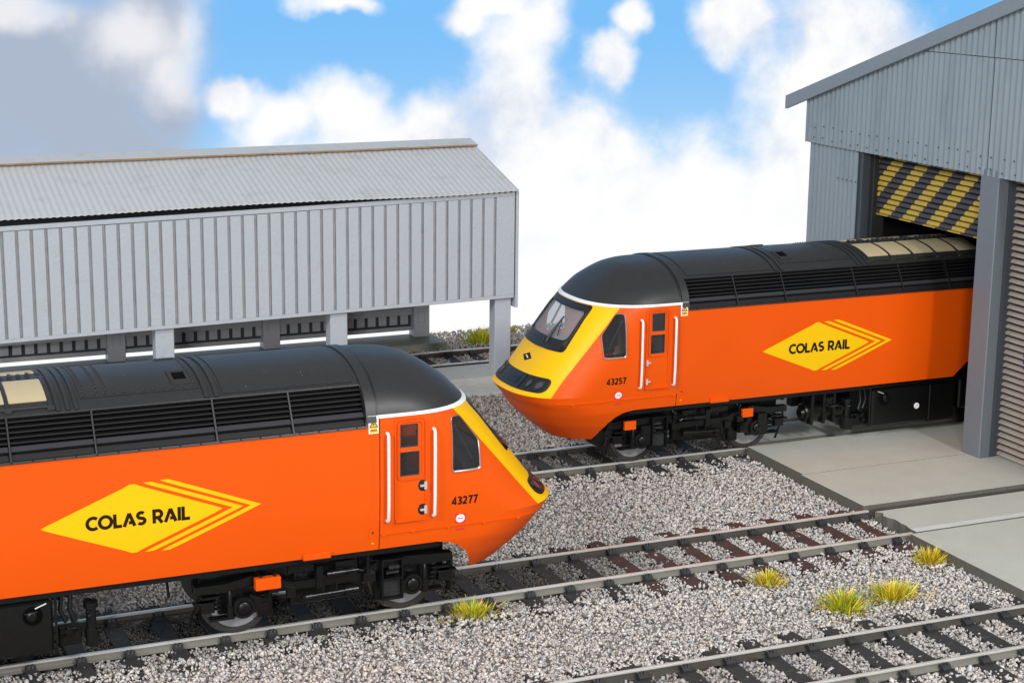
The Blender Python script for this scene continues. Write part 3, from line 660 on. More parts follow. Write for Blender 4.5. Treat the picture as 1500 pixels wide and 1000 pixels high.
def make_loco():
    t=empty('diesel_locomotive'); U_END=17.6
    zr=[1.438,1.50,1.56]+list(np.linspace(1.64,3.10,19))+[3.15,3.186]
    # --- yellow nose panel (z above 1.56)
    zy=[z for z in zr if z>=1.56]
    b=MB()
    rows=[]
    for z in zy:
        f=phiY(z); ph=[f*k/16 for k in range(17)]; pos=[pt(a,z) for a in ph]
        rows.append([(X(u),-y,z) for u,y in pos[::-1]]+[(X(u),y,z) for u,y in pos[1:]])
    b.grid(rows); me=b.mesh('nose_panel',M['yellow'])
    bm=bmesh.new(); bm.from_mesh(me); cut_convex(bm,SCREEN,lambda c:(c.y,c.z)); bmesh.ops.recalc_face_normals(bm,faces=bm.faces); bm.to_mesh(me); bm.free()
    me.polygons.foreach_set('use_smooth',[True]*len(me.polygons)); link('nose_panel',me,t)
    # --- orange body: cab sides, band under the nose panel, long sides
    b=MB()
    for s in (-1,1):
        rows=[]
        for z in zr:
            f=phiY(z) if z>=1.56 else 0
            ph=[f+(PI/2-f)*k/14 for k in range(15)]; row=[]
            for a in ph:
                u,y=pt(a,z); row.append((X(u),s*y,z))
            u1=uf(z)+LL(z)
            for u in np.linspace(u1,3.256,6)[1:]: row.append((X(u),s*wz(z),z))
            rows.append(row)
        i0=[i for i,z in enumerate(zr) if z>=1.56][0]
        b.grid(rows[i0:])
        low=[]
        for z in zr[:i0]+[1.5599]:
            row=[]
            for k in range(25):
                u,y=pt(PI/2*k/24,z); row.append((X(u),s*y,z))
            for u in np.linspace(uf(z)+LL(z),3.256,6)[1:]: row.append((X(u),s*wz(z),z))
            low.append(row)
        b.grid(low)
        zs=[1.208,1.30,1.40,1.50,1.60,1.70,1.80,1.90,2.0,2.15]+list(np.linspace(2.45,3.078,3))
        b.grid([[(X(u),s*wz(z),z) for u in (3.268,3.6,5,7,9,9.77)] for z in zs])
        zs2=[z for z in zs if z>=1.499]
        b.add([(X(9.77),s*wz(1.208),1.208),(X(9.77),s*wz(1.3),1.3),(X(9.77),s*wz(1.4),1.4),(X(9.77),s*wz(1.5),1.5),(X(10.08),s*wz(1.5),1.5)],[(0,1,2,3,4)])
        b.grid([[(X(u),s*wz(z),z) for u in (9.77,10.08,12,15,U_END)] for z in zs2])
        b.grid([[(X(u),s*wz(z),z) for u in (3.268,3.44)] for z in (3.078,3.13,3.186)])
    b.add([(X(U_END),-W,1.5),(X(U_END),W,1.5),(X(U_END),W,3.4),(X(U_END),0,3.85),(X(U_END),-W,3.4)],[(0,1,2,3,4)])
    me=b.mesh('body',M['orange']); bm=bmesh.new(); bm.from_mesh(me)
    for s in (-1,1):
        cut_convex(bm,inset(SIDEWIN,.015),lambda c:(-c.x,c.z),s)
        for p in PANES: cut_convex(bm,p,lambda c:(-c.x,c.z),s)
    bmesh.ops.recalc_face_normals(bm,faces=bm.faces); bm.to_mesh(me); bm.free()
    me.polygons.foreach_set('use_smooth',[True]*len(me.polygons)); me.set_sharp_from_angle(angle=math.radians(35)); body=link('body',me,t)
    # --- lower fairing under the nose
    b=MB()
    for s in (-1,1):
        rows=[]
        for z in [1.438,1.40,1.34,1.27,1.20,1.13,1.06,.98,.90,.82,.74,.67,.60]:
            row=[]
            for k in range(29):
                u,y=pt(PI/2*k/28,z); row.append((X(u),s*y,z))
            u1=uf(z)+LL(z)
            for u in np.linspace(u1,3.256,9)[1:]: row.append((X(u),s*wz(z),z))
            rows.append(row)
        b.grid(rows)
    me=b.mesh('lower_fairing',M['orange']); bm=bmesh.new(); bm.from_mesh(me)
    ARCH=[(1.67,.45),(1.69,.62),(1.77,.82),(1.87,.98),(2.0,1.095),(2.15,1.17),(2.35,1.208),(3.5,1.2085),(3.5,.45)]
    for s in (-1,1): cut_convex(bm,ARCH,lambda c:(-c.x,c.z),s)
    bmesh.ops.recalc_face_normals(bm,faces=bm.faces); bm.to_mesh(me); bm.free()
    me.polygons.foreach_set('use_smooth',[True]*len(me.polygons)); me.set_sharp_from_angle(angle=math.radians(30)); fa=link('lower_fairing',me,t)
    q=rpoly([(-.36,1.22),(-.36,1.04),(.36,1.04),(.36,1.22)],.03)
    ring(nose_pt,q,inset(q,.02),[(0,0.001),(0,.010),(1,.010),(1,.001)]).obj('coupling_cover',M['orange'],fa)
    for s in (-1,1):   # thin raised beading along the fairing joint, with bolt bumps
        b=MB(); uu=np.linspace(.78,3.24,40)
        b.grid([[side_pt(s,u,1.45,-.002) for u in uu],[side_pt(s,u,1.447,.016) for u in uu],[side_pt(s,u,1.425,.016) for u in uu],[side_pt(s,u,1.420,.0) for u in uu]])
        for u in (1.06,1.62,2.2,2.75,3.2): 
            c=side_pt(s,u,1.425,0); b.cyl(c,.026,-.022,.022,'y',8)
        b.obj('beading',M['orange'],fa,40)
    # black inner core so that no light leaks through joints and roof
    b=MB(); b.box(X(17.5),X(3.30),-1.21,1.21,1.22,3.05); b.box(X(17.5),X(3.0),-.95,.95,3.05,3.5); b.obj('inner_core',M['dark'],t)
    MB().box(X(17.5),X(2.3),-1.20,1.20,1.10,1.213).obj('underframe',M['under'],t)
    # --- cab inside
    b=MB(); b.box(X(3.29),X(3.262),-1.3,1.3,1.45,3.15); b.box(X(3.26),X(.9),-1.0,1.0,1.55,1.6); b.obj('cab_interior',M['cab'],t)
    b=MB(); b.prism([(X(1.85),2.28),(X(1.25),2.30),(X(1.05),2.2),(X(1.05),1.6),(X(1.7),1.6)],'y',-.98,.98); b.obj('control_desk',M['seat'],t)
    for y in (-.55,.55):
        b=MB(); b.box(X(2.75),X(2.25),y-.25,y+.25,1.95,2.07,.03); b.box(X(2.82),X(2.70),y-.25,y+.25,2.07,2.75,.03); b.box(X(2.55),X(2.45),y-.05,y+.05,1.6,1.95); b.obj('seat',M['seat'],t)
    # --- windscreen
    out=dens(rpoly([(-.80,3.172),(-.86,2.33),(.86,2.33),(.80,3.172)],.07,5)); c=len(out)
    inn0=rpoly([(-.74,3.06),(-.76,2.53),(.76,2.53),(.74,3.06)],.10,5)
    # match samples by angle
    def match(outer,poly):
        cc=(0,2.78) if abs(sum(p[0] for p in poly))<1 else None
        cx=sum(p[0] for p in poly)/len(poly) if cc is None else 0; cz=sum(p[1] for p in poly)/len(poly) if cc is None else 2.78
        res=[]
        for p in outer:
            d=Vector((p[0]-cx,p[1]-cz)); best=None
            for i in range(len(poly)):
                a=Vector(poly[i])-Vector((cx,cz)); e=Vector(poly[(i+1)%len(poly)])-Vector(poly[i]); den=d.x*e.y-d.y*e.x
                if abs(den)<1e-9: continue
                k=(a.x*e.y-a.y*e.x)/den; m_=(a.x*d.y-a.y*d.x)/den
                if k>0 and -1e-6<=m_<=1+1e-6: best=k if best is None else max(best,k)
            res.append((cx+d.x*best,cz+d.y*best))
        return res
    inn=match(out,inn0)
    ws=ring(nose_pt,out,inn,[(0,-.004),(.0,.004),(.45,.008),(.5,.014),(.92,.014),(1,.006),(1,-.07)]).obj('windscreen_surround',M['grille'],t,30)
    patch(nose_pt,dens(inn0,.1),-.022).obj('windscreen_glass',M['wglass'],ws,60)
    sl=[(y,2.345+.02*abs(y)) for y in np.linspace(-.78,.78,20)]
    b=MB(); b.grid([[nose_pt(y,z-.02,.0) for y,z in sl],[nose_pt(y,z-.02,.024) for y,z in sl],[nose_pt(y,z+.05,.022) for y,z in sl],[nose_pt(y,z+.09,.006) for y,z in sl]]); b.obj('sill',M['grille'],ws,40)
    b=MB(); a=lambda y,z,o:Vector(nose_pt(y,z,o))
    b.tube([a(.30,2.44,.02),a(.31,2.62,.035),a(.33,2.90,.03)],[.030,.026,.015],6); b.tube([a(.16,2.44,.01),a(.16,2.48,.03)],.035,8); b.tube([a(.33,2.86,.03),a(.50,2.58,.025)],.010,6)
    b.obj('wiper',M['grille'],ws,40)
    # --- white stripe round the top of the cab
    b=MB()
    for s in (-1,1):
        rows=[]
        for z,o in ((3.187,0),(3.187,.012),(3.232,.012),(3.232,-.012)):
            row=[]
            for k in range(25):
                u,y=pt(PI/2*k/24,z); nx=math.cos(PI/2*k/24); ny=math.sin(PI/2*k/24); row.append((X(u-o*nx),s*(y+o*ny),z))
            for u in np.linspace(uf(z)+LL(z),3.44,5)[1:]: row.append((X(u),s*(wz(z)+o),z))
            rows.append(row)
        b.grid(rows)
    b.obj('white_stripe',M['white'],t,40)
    # --- cab roof dome
    b=MB(); zs=[3.232,3.28,3.33,3.38,3.43,3.48,3.53,3.58,3.63,3.68,3.72,3.76,3.79,3.815,3.835,3.85,3.862,3.873,3.882,3.89,3.896,3.9]
    rows=[]
    for z in zs:
        h=[pt(PI/2*k/20,z) for k in range(21)]+[(u,wz(z)) for u in np.linspace(uf(z)+LL(z),3.3,4)[1:]]
        rows.append([(X(u),-y,z) for u,y in h[::-1]]+[(X(u),y,z) for u,y in h[1:]])
    b.grid(rows); b.obj('cab_roof',M['black'],t,60)
    # --- main roof: bands, panels
    def strip(u0,u1,y0,y1,o0,n=24,sides=True):  # curved raised plate following the roof; o0 = height above roof
        b=MB(); ys=np.linspace(y0,y1,n)
        def P(u,y,o):
            y2=min(W-.002,max(-W+.002,y)); z=roofz(y2); d=Vector((0,y2/W**2*1.2,(z-3.07)/.83**2+.2)).normalized(); return (X(u),y2+d.y*o,z+d.z*o)
        b.grid([[P(u0,y,-.03) for y in ys],[P(u0,y,o0) for y in ys],[P(u1,y,o0) for y in ys],[P(u1,y,-.03) for y in ys]])
        for k in (0,-1): b.add([P(u0,ys[k],-.03),P(u0,ys[k],o0),P(u1,ys[k],o0),P(u1,ys[k],-.03)],[(0,1,2,3)])
        return b
    YT=1.06
    R=strip(3.29,U_END,-YT,YT,0,30).obj('roof',M['black'],t,40)
    b=strip(3.31,3.46,-1.344,1.344,.022,50); b.obj('roof_band',M['black'],R,30); strip(3.27,3.305,-1.30,1.30,.010,50).obj('roof_joint',M['grille'],R,30)
    b=strip(3.56,5.44,-1.0,1.0,.012,30); b.obj('roof_panel',M['black'],R,30)
    b=strip(5.50,5.56,-1.04,1.04,.026,30); b.obj('roof_rib',M['black'],R,30); strip(5.64,5.70,-1.04,1.04,.026,30).obj('roof_rib',M['black'],R,30)
    b=strip(5.74,7.36,-.86,.86,.010,30); b.obj('roof_panel',M['black'],R,30)
    for u in (7.42,7.53,7.66): strip(u,u+.05,-1.04,1.04,.024,30).obj('roof_rib',M['black'],R,30)
    # rivets
    b=MB()
    def riv(u,y,r=.022,o=.012):
        z=roofz(y)+o; b.add([(X(u)+dx*r,y+dy*r,z+dz*r) for dx,dy,dz in ((1,0,0),(0,1,0),(-1,0,0),(0,-1,0),(0,0,1))],[(0,1,4),(1,2,4),(2,3,4),(3,0,4)])
    for s in (-1,1):
        for u in np.arange(5.82,7.34,.135): riv(u,s*.81)
        for y in np.arange(.06,.8,.085):
            for u in (5.79,7.31,7.12,7.0): riv(u,s*y)
        for u in np.arange(7.8,10.4,.55):
            for y in np.arange(.1,.86,.12): riv(u-.03,s*y,.014,.0)
    tag(b.obj('rivets',M['black'],R), kind='stuff')
    # small square roof opening on both sides
    for s in (-1,1):
        def rp(u,y,o): return (X(u),s*y,roofz(y)+o)
        o4=[(5.82,.36),(6.09,.36),(6.09,.74),(5.82,.74)]; i4=[(5.86,.42),(6.04,.42),(6.04,.67),(5.86,.67)]
        h=ring(rp,o4,i4,[(0,.005),(0,.035),(1,.035),(1,.012)]).obj('roof_hatch',M['black'],R)
        b=MB(); b.add([rp(*p,.016) for p in i4],[(0,1,2,3)]); b.obj('hatch_opening',M['dark'],h)
    # tan vent panels with frames between
    for s in (-1,1):
        for k in range(5):
            u0=7.80+.555*k; v=strip(u0,u0+.50,s*.20,s*.84,.012,10).obj('vent_panel',M['beige'],R,30)
        for k in range(6):
            u0=7.745+.555*k; strip(u0,u0+.05,s*.08,s*1.0,.020,12).obj('vent_bar',M['black'],R,30)
            MB().box(X(u0+.08),X(u0-.03),s*.98-.04,s*.98+.04,roofz(.98)-.02,roofz(.98)+.035,.01).obj('vent_clamp',M['black'],R)
        b=MB(); b.tube([(X(7.75),s*.98,roofz(.98)+.03),(X(10.5),s*.98,roofz(.98)+.03)],.012,6); b.obj('vent_rod',M['black'],R)
    for k in range(22):
        u=7.9+k*.12; b=MB(); b.box(X(u+.05),X(u),-.05-random.random()*.04,.06,3.89,3.925+random.random()*.025,.008); b.obj('roof_latch',M['black'],R)
    # --- louvred side grilles
    div=[3.46,4.53,5.615,7.26,8.37,9.52,10.65,11.8]
    ya,za,yb,zb=1.352,3.082,YT-.01,roofz(YT)+.005
    def lp(q,o): # point across the grille: q 0 bottom .. 1 top; o outwards
        y=ya+(yb-ya)*q; z=za+(zb-za)*q; d=Vector((zb-za,ya-yb)).normalized(); return (y+d.x*o, z+d.y*o)
    for s in (-1,1):
        b=MB(); pts=[lp(0,-.06),lp(1,-.06),(yb-.1,zb-.1),(ya-.12,za)]; b.prism([(s*p[0],p[1]) for p in pts],'x',X(11.8),X(3.46)); gr=b.obj('grille_backing',M['dark'],t)
        b=MB(); 
        for q0,q1,o in ((-.03,.02,.014),(.985,1.012,.006)):
            b.prism([(s*p[0],p[1]) for p in (lp(q0,-.06),lp(q0,o),lp(q1,o),lp(q1,-.06))],'x',X(11.8),X(3.46))
        for u in np.arange(3.6,11.8,.28):
            p=lp(-.005,.02); b.box(X(u),X(u+.02),s*p[0]-.008,s*p[0]+.008,p[1]-.008,p[1]+.008)
        b.obj('grille_rail',M['grille'],gr)
        for i in range(len(div)-1):
            u0,u1=div[i]+.018,div[i+1]-.018
            for j in range(5):
                q=.42+j*.115
                A_,B_=lp(q,.004),lp(q+.03,-.004)
                pr=[lp(q-.012,.012),lp(q+.022,.006),lp(q+.085,-.06),lp(q+.055,-.06)]
                MB().prism([(s*p[0],p[1]) for p in pr],'x',X(u1),X(u0)).obj('louvre_slat',M['grille'],gr)
            MB().prism([(s*p[0],p[1]) for p in (lp(.24,.014),lp(.36,-.012),lp(.36,-.06),lp(.22,-.06))],'x',X(u1),X(u0)).obj('louvre_slat',M['slatsheen'],gr)
            MB().prism([(s*p[0],p[1]) for p in (lp(.045,-.012),lp(.19,-.030),lp(.19,-.06),lp(.045,-.06))],'x',X(u1),X(u0)).obj('louvre_slat',M['grille'],gr)
        for u in div: 
            MB().prism([(s*p[0],p[1]) for p in (lp(0,-.06),lp(0,.02),lp(1,.016),lp(1,-.06))],'x',X(u+.011),X(u-.011)).obj('grille_divider',M['grille'],gr)
        MB().prism([(s*p[0],p[1]) for p in (lp(0,-.06),lp(0,.0),lp(1,.0),lp(1,-.06))],'x',X(U_END),X(11.82)).obj('grille_end',M['grille'],gr)
    # --- headlight cluster
    q=rpoly([(-1.0,1.875),(-1.045,1.625),(1.045,1.625),(1.0,1.875)],.11,5); q=dens(q,.07)
    hc=patch(nose_pt,q,.010).obj('headlight_cluster',M['grille'],t,40)
    ring(nose_pt,q,inset(q,.03),[(0,-.01),(0,.008),(.6,.014),(1,.012),(1,.006)]).obj('cluster_rim',M['grille'],hc,40)
    b=MB()
    for y in (-.46,.46): b.grid([[nose_pt(y-.010,z,.015) for z in (1.64,1.72,1.80,1.86)],[nose_pt(y+.010,z,.015) for z in (1.64,1.72,1.80,1.86)]])
    b.obj('cluster_joint',M['dark'],hc)
    b=MB(); b.grid([[nose_pt(y,z,.016) for y in np.linspace(-.30,.30,9)] for z in (1.69,1.75,1.82)]); b.obj('centre_plate',M['under'],hc)
    for s in (-1,1):
        for yc,rx,rz in ((.86,.095,.095),(.63,.068,.085)):
            cyc=s*yc; ci=[(cyc+rx*math.cos(2*PI*k/20),1.75+rz*math.sin(2*PI*k/20)) for k in range(20)]
            hl=ring(nose_pt,ci,scale_poly(ci,(.8,.8)),[(0,.006),(0,.020),(1,.020),(1,.010)]).obj('headlight',M['grille'],hc,40)
            patch(nose_pt,scale_poly(ci,(.8,.8)),.018).obj('lens',M['lens'],hl,60)
            patch(nose_pt,scale_poly(ci,(.55,.55)),.0145).obj('reflector',M['rim'],hl,60)
    em=[(0,2.185),(-.19,2.11),(0,2.035),(.19,2.11)]
    e=patch(nose_pt,dens(em,.08),.006).obj('emblem',M['ink'],t); flat(lambda a,c:nose_pt(a,c,.010),[[(-.08,2.12),(.05,2.088),(.085,2.10),(-.045,2.133)]]).obj('emblem_bar',M['pink'],e)
    # --- cab side fittings
    for s in (-1,1):
        fn=lambda u,z,o,s=s: side_pt(s,u,z,o)
        so=dens(rpoly(SIDEWIN,.05,4),.09); si=inset(so,.016)
        w=ring(fn,inset(so,-.018),so,[(0,-.003),(.3,.018),(.8,.016),(1,-.004)]).obj('side_window',M['orange'],t,40)
        ring(fn,so,si,[(0,.004),(.3,.006),(1,.0),(1,-.03)]).obj('window_rim',M['rim'],w,30)
        patch(fn,si,-.012).obj('window_pane',M['glass'],w,60)
        b=MB(); b.tube([fn(2.09,2.95,-.03),fn(1.80,2.42,-.05)],.02,6); b.obj('window_bar',M['seat'],w)
        # door: outline lip, window frame, panes, handles
        dof=lambda p,sg=4:dens(rpoly(p,.08,sg),.12)
        dpoly=dof([(3.047,3.165),(3.047,1.60),(2.543,1.60),(2.543,3.165)])
        d=ring(fn,dpoly,inset(dpoly,.032),[(0,-.002),(.15,.022),(.85,.022),(1,-.012)]).obj('door',M['orange'],t,40)
        wf=dof([(3.003,3.118),(3.003,2.225),(2.60,2.225),(2.60,3.118)])
        wi=inset(wf,.05)
        fr=ring(fn,wf,inset(wf,.03),[(0,-.010),(.15,.024),(.75,.024),(1,-.002)]).obj('door_window_frame',M['orange'],d,40)
        for p in PANES:
            pr_=rpoly(p,.02,2); ring(fn,pr_,inset(pr_,.012),[(0,.002),(.5,.004),(1,-.002),(1,-.03)]).obj('pane_rim',M['seat'],fr); patch(fn,p,-.016).obj('window_pane',M['glass'],fr)
        b=MB(); b.box(X(3.03),X(2.56),min(s*W,s*(W+.022)),max(s*W,s*(W+.022)),1.600,1.622); b.obj('door_sill',M['orange'],d)
        for zc in (2.12,1.755):
            ci=[(2.615+.062*math.cos(PI/2+PI*k/12),zc+.085*math.sin(PI/2+PI*k/12)) for k in range(13)]
            h=empty('door_handle'); h.parent=d
            rc=patch(fn,[(2.565,zc+.085)]+[(2.615-(.0)+.062*math.sin(PI*k/12),zc+.085*math.cos(PI*k/12)) for k in range(13)]+[(2.565,zc-.085)],.004); rc.obj('handle_recess',M['orange'],h)
            b=MB(); y0=s*(W+.012); b.box(X(2.655),X(2.585),min(y0,y0+s*.03),max(y0,y0+s*.03),zc-.014,zc+.016,.005); b.box(X(2.595),X(2.553),min(y0,y0+s*.04),max(y0,y0+s*.04),zc-.055,zc+.06,.006); b.obj('handle_lever',M['silver'],h)
        for u,za_,zb_ in ((2.44,1.645,2.955),(3.152,1.645,2.955)):
            p=lambda z,o:Vector(fn(u,z,o)); b=MB()
            b.tube([p(za_,-.01),p(za_,.05),p(za_+.035,.075),p(za_+.3,.078),p(zb_-.3,.078),p(zb_-.035,.075),p(zb_,.05),p(zb_,-.01)],.024,8); h=b.obj('handrail',M['white'],t,60)
            b=MB()
            for z in (za_,zb_): b.cyl((X(u),s*halfw(u,z),z),.05,-.01,.014,'y',12)
            b.obj('handrail_boss',M['orange'],h,40)
        # small raised access panel, footstep, notices
        pp=rpoly([(3.435,1.575),(3.435,1.385),(3.298,1.385),(3.298,1.575)],.012,2); a_=ring(fn,pp,inset(pp,.012),[(0,-.001),(.3,.006),(.7,.006),(1,-.001)]).obj('access_panel',M['orange'],t)
        c=fn(3.367,1.48,.0); MB().cyl(c,.014,-.006,.006,'y',8).obj('panel_lock',M['ink'],a_)
        flat(lambda a,c:fn(a,c,.004),[[(3.39,1.325),(3.335,1.325),(3.3625,1.295)]]).obj('jacking_mark',M['logo'],a_)
        MB().box(X(4.415),X(4.005),min(s*1.27,s*1.345),max(s*1.27,s*1.345),1.195,1.292,.008).obj('footstep',M['orange'],t)
        lw=flat(lambda a,c:fn(a,c,.004),[[(3.428,3.185),(3.428,2.972),(3.278,2.972),(3.278,3.185)]]).obj('warning_label',M['white'],t)
        tri=[(3.353,3.165),(3.412,3.065),(3.294,3.065)]
        flat(lambda a,c:fn(a,c,.006),[tri,[(3.412,3.045),(3.412,2.985),(3.294,2.985),(3.294,3.045)]]).obj('warning_triangle',M['logo'],lw)
        b=flat(lambda a,c:fn(a,c,.008),[[(3.36,3.14),(3.338,3.105),(3.352,3.105),(3.345,3.075),(3.37,3.115),(3.356,3.115)],[(3.40,3.035),(3.40,3.027),(3.306,3.027),(3.306,3.035)],[(3.40,3.018),(3.40,3.01),(3.306,3.01),(3.306,3.018)]])
        for i in range(3):
            e0,e1=tri[i],tri[(i+1)%3]; l,r=stroke([e0,e1],.012); b.add([fn(*v,.0075) for v in (l[0],l[1],r[1],r[0])],[(0,1,2,3)])
        b.obj('warning_symbol',M['ink'],lw)
        rl=flat(lambda a,c:fn(a,c,.004),[[(2.088,1.608),(2.088,1.462),(1.922,1.462),(1.922,1.608)]]).obj('round_notice',M['red'],t)
        ci=[(2.005+.072*math.cos(2*PI*k/20),1.537+.064*math.sin(2*PI*k/20)) for k in range(20)]; flat(lambda a,c:fn(a,c,.006),[ci]).obj('notice_disc',M['pink'],rl)
        flat(lambda a,c:fn(a,c,.008),[[(2.045,1.544),(2.045,1.531),(1.965,1.531),(1.965,1.544)]]).obj('notice_bar',M['red'],rl)
        flat(lambda a,c:fn(a,c,.008),[[(2.07-k*.035,1.385-(k%2)*.012),(2.07-k*.035,1.350),(2.048-k*.035,1.350),(2.048-k*.035,1.385)] for k in range(4)]).obj('notice_print',M['red'],rl)
        # emblem with lettering: r runs in reading direction
        uc=6.537 if s<0 else 6.626
        dn=lambda r,z,o=.004: (X(uc)+r*(1 if s<0 else -1), s*(wz(z)+o), z)
        zc=2.1284; hh=.495; sl_=hh/1.255
        def rhomb(l,rt,h): return [(l,0),((l+rt)/2,h),(rt,0),((l+rt)/2,-h)]
        def sub(poly,o=.004):
            b=MB(); b.add([dn(r,zc+z,o) for r,z in poly],[tuple(range(len(poly)))]); return b
        dmd_=MB(); rw=[]
        for k in range(25):
            z_=-.489+.978*k/24; e_=1-abs(z_)/.495; hw=max(1.252*e_-.0,.035) if abs(z_)>.47 else 1.252*e_; hw=min(hw,1.235)
            rw.append([dn(-.267-hw,zc+z_),dn(-.267,zc+z_),dn(-.267+hw,zc+z_)])
        dmd_.grid(rw)
        dmd=dmd_.obj('diamond_emblem',M['logo'],t)
        for r0,r1,rs in ((1.115,1.262,-.145),(1.372,1.519,.09)):
            # outer tip r1, inner tip r0; arms reach back to their own ends at full height
            hz=.495+.012*(rs>0); k=1/sl_
            for sg in (1,-1):
                cb=MB(); rws=[]
                for q_ in range(11):
                    zz=sg*hz*q_/10; c0=r0-k*abs(zz); c1=r1-k*abs(zz)
                    if q_==10: c0+=.02; c1-=.012
                    rws.append([dn(c0,zc+zz),dn(c1,zc+zz)])
                cb.grid(rws); cb.obj('chevron',M['logo'],dmd)
        tm,w_=text_mesh('COLAS RAIL',.195,.24,.06,lambda a,c: dn(a-.905,zc-.10+c,.007),1.418)
        tm.obj('lettering',M['ink'],dmd)
    return t

def add_number(t, num, sides, handle_dark):
    for s in (-1,1):
        fn=lambda a,c: side_pt(s, (2.145-a) if s<0 else (1.747+a), 1.757+c, .005)
        tm,w_=text_mesh(num,.124,.215,.12,fn,.405); tm.obj('running_number',M['ink'],t)
    if handle_dark:
        def walk(o):
            for ch in o.children:
                if ch.name.startswith('handle_recess'): ch.data=ch.data.copy(); ch.data.materials[0]=M['grille']
                walk(ch)
        walk(t)

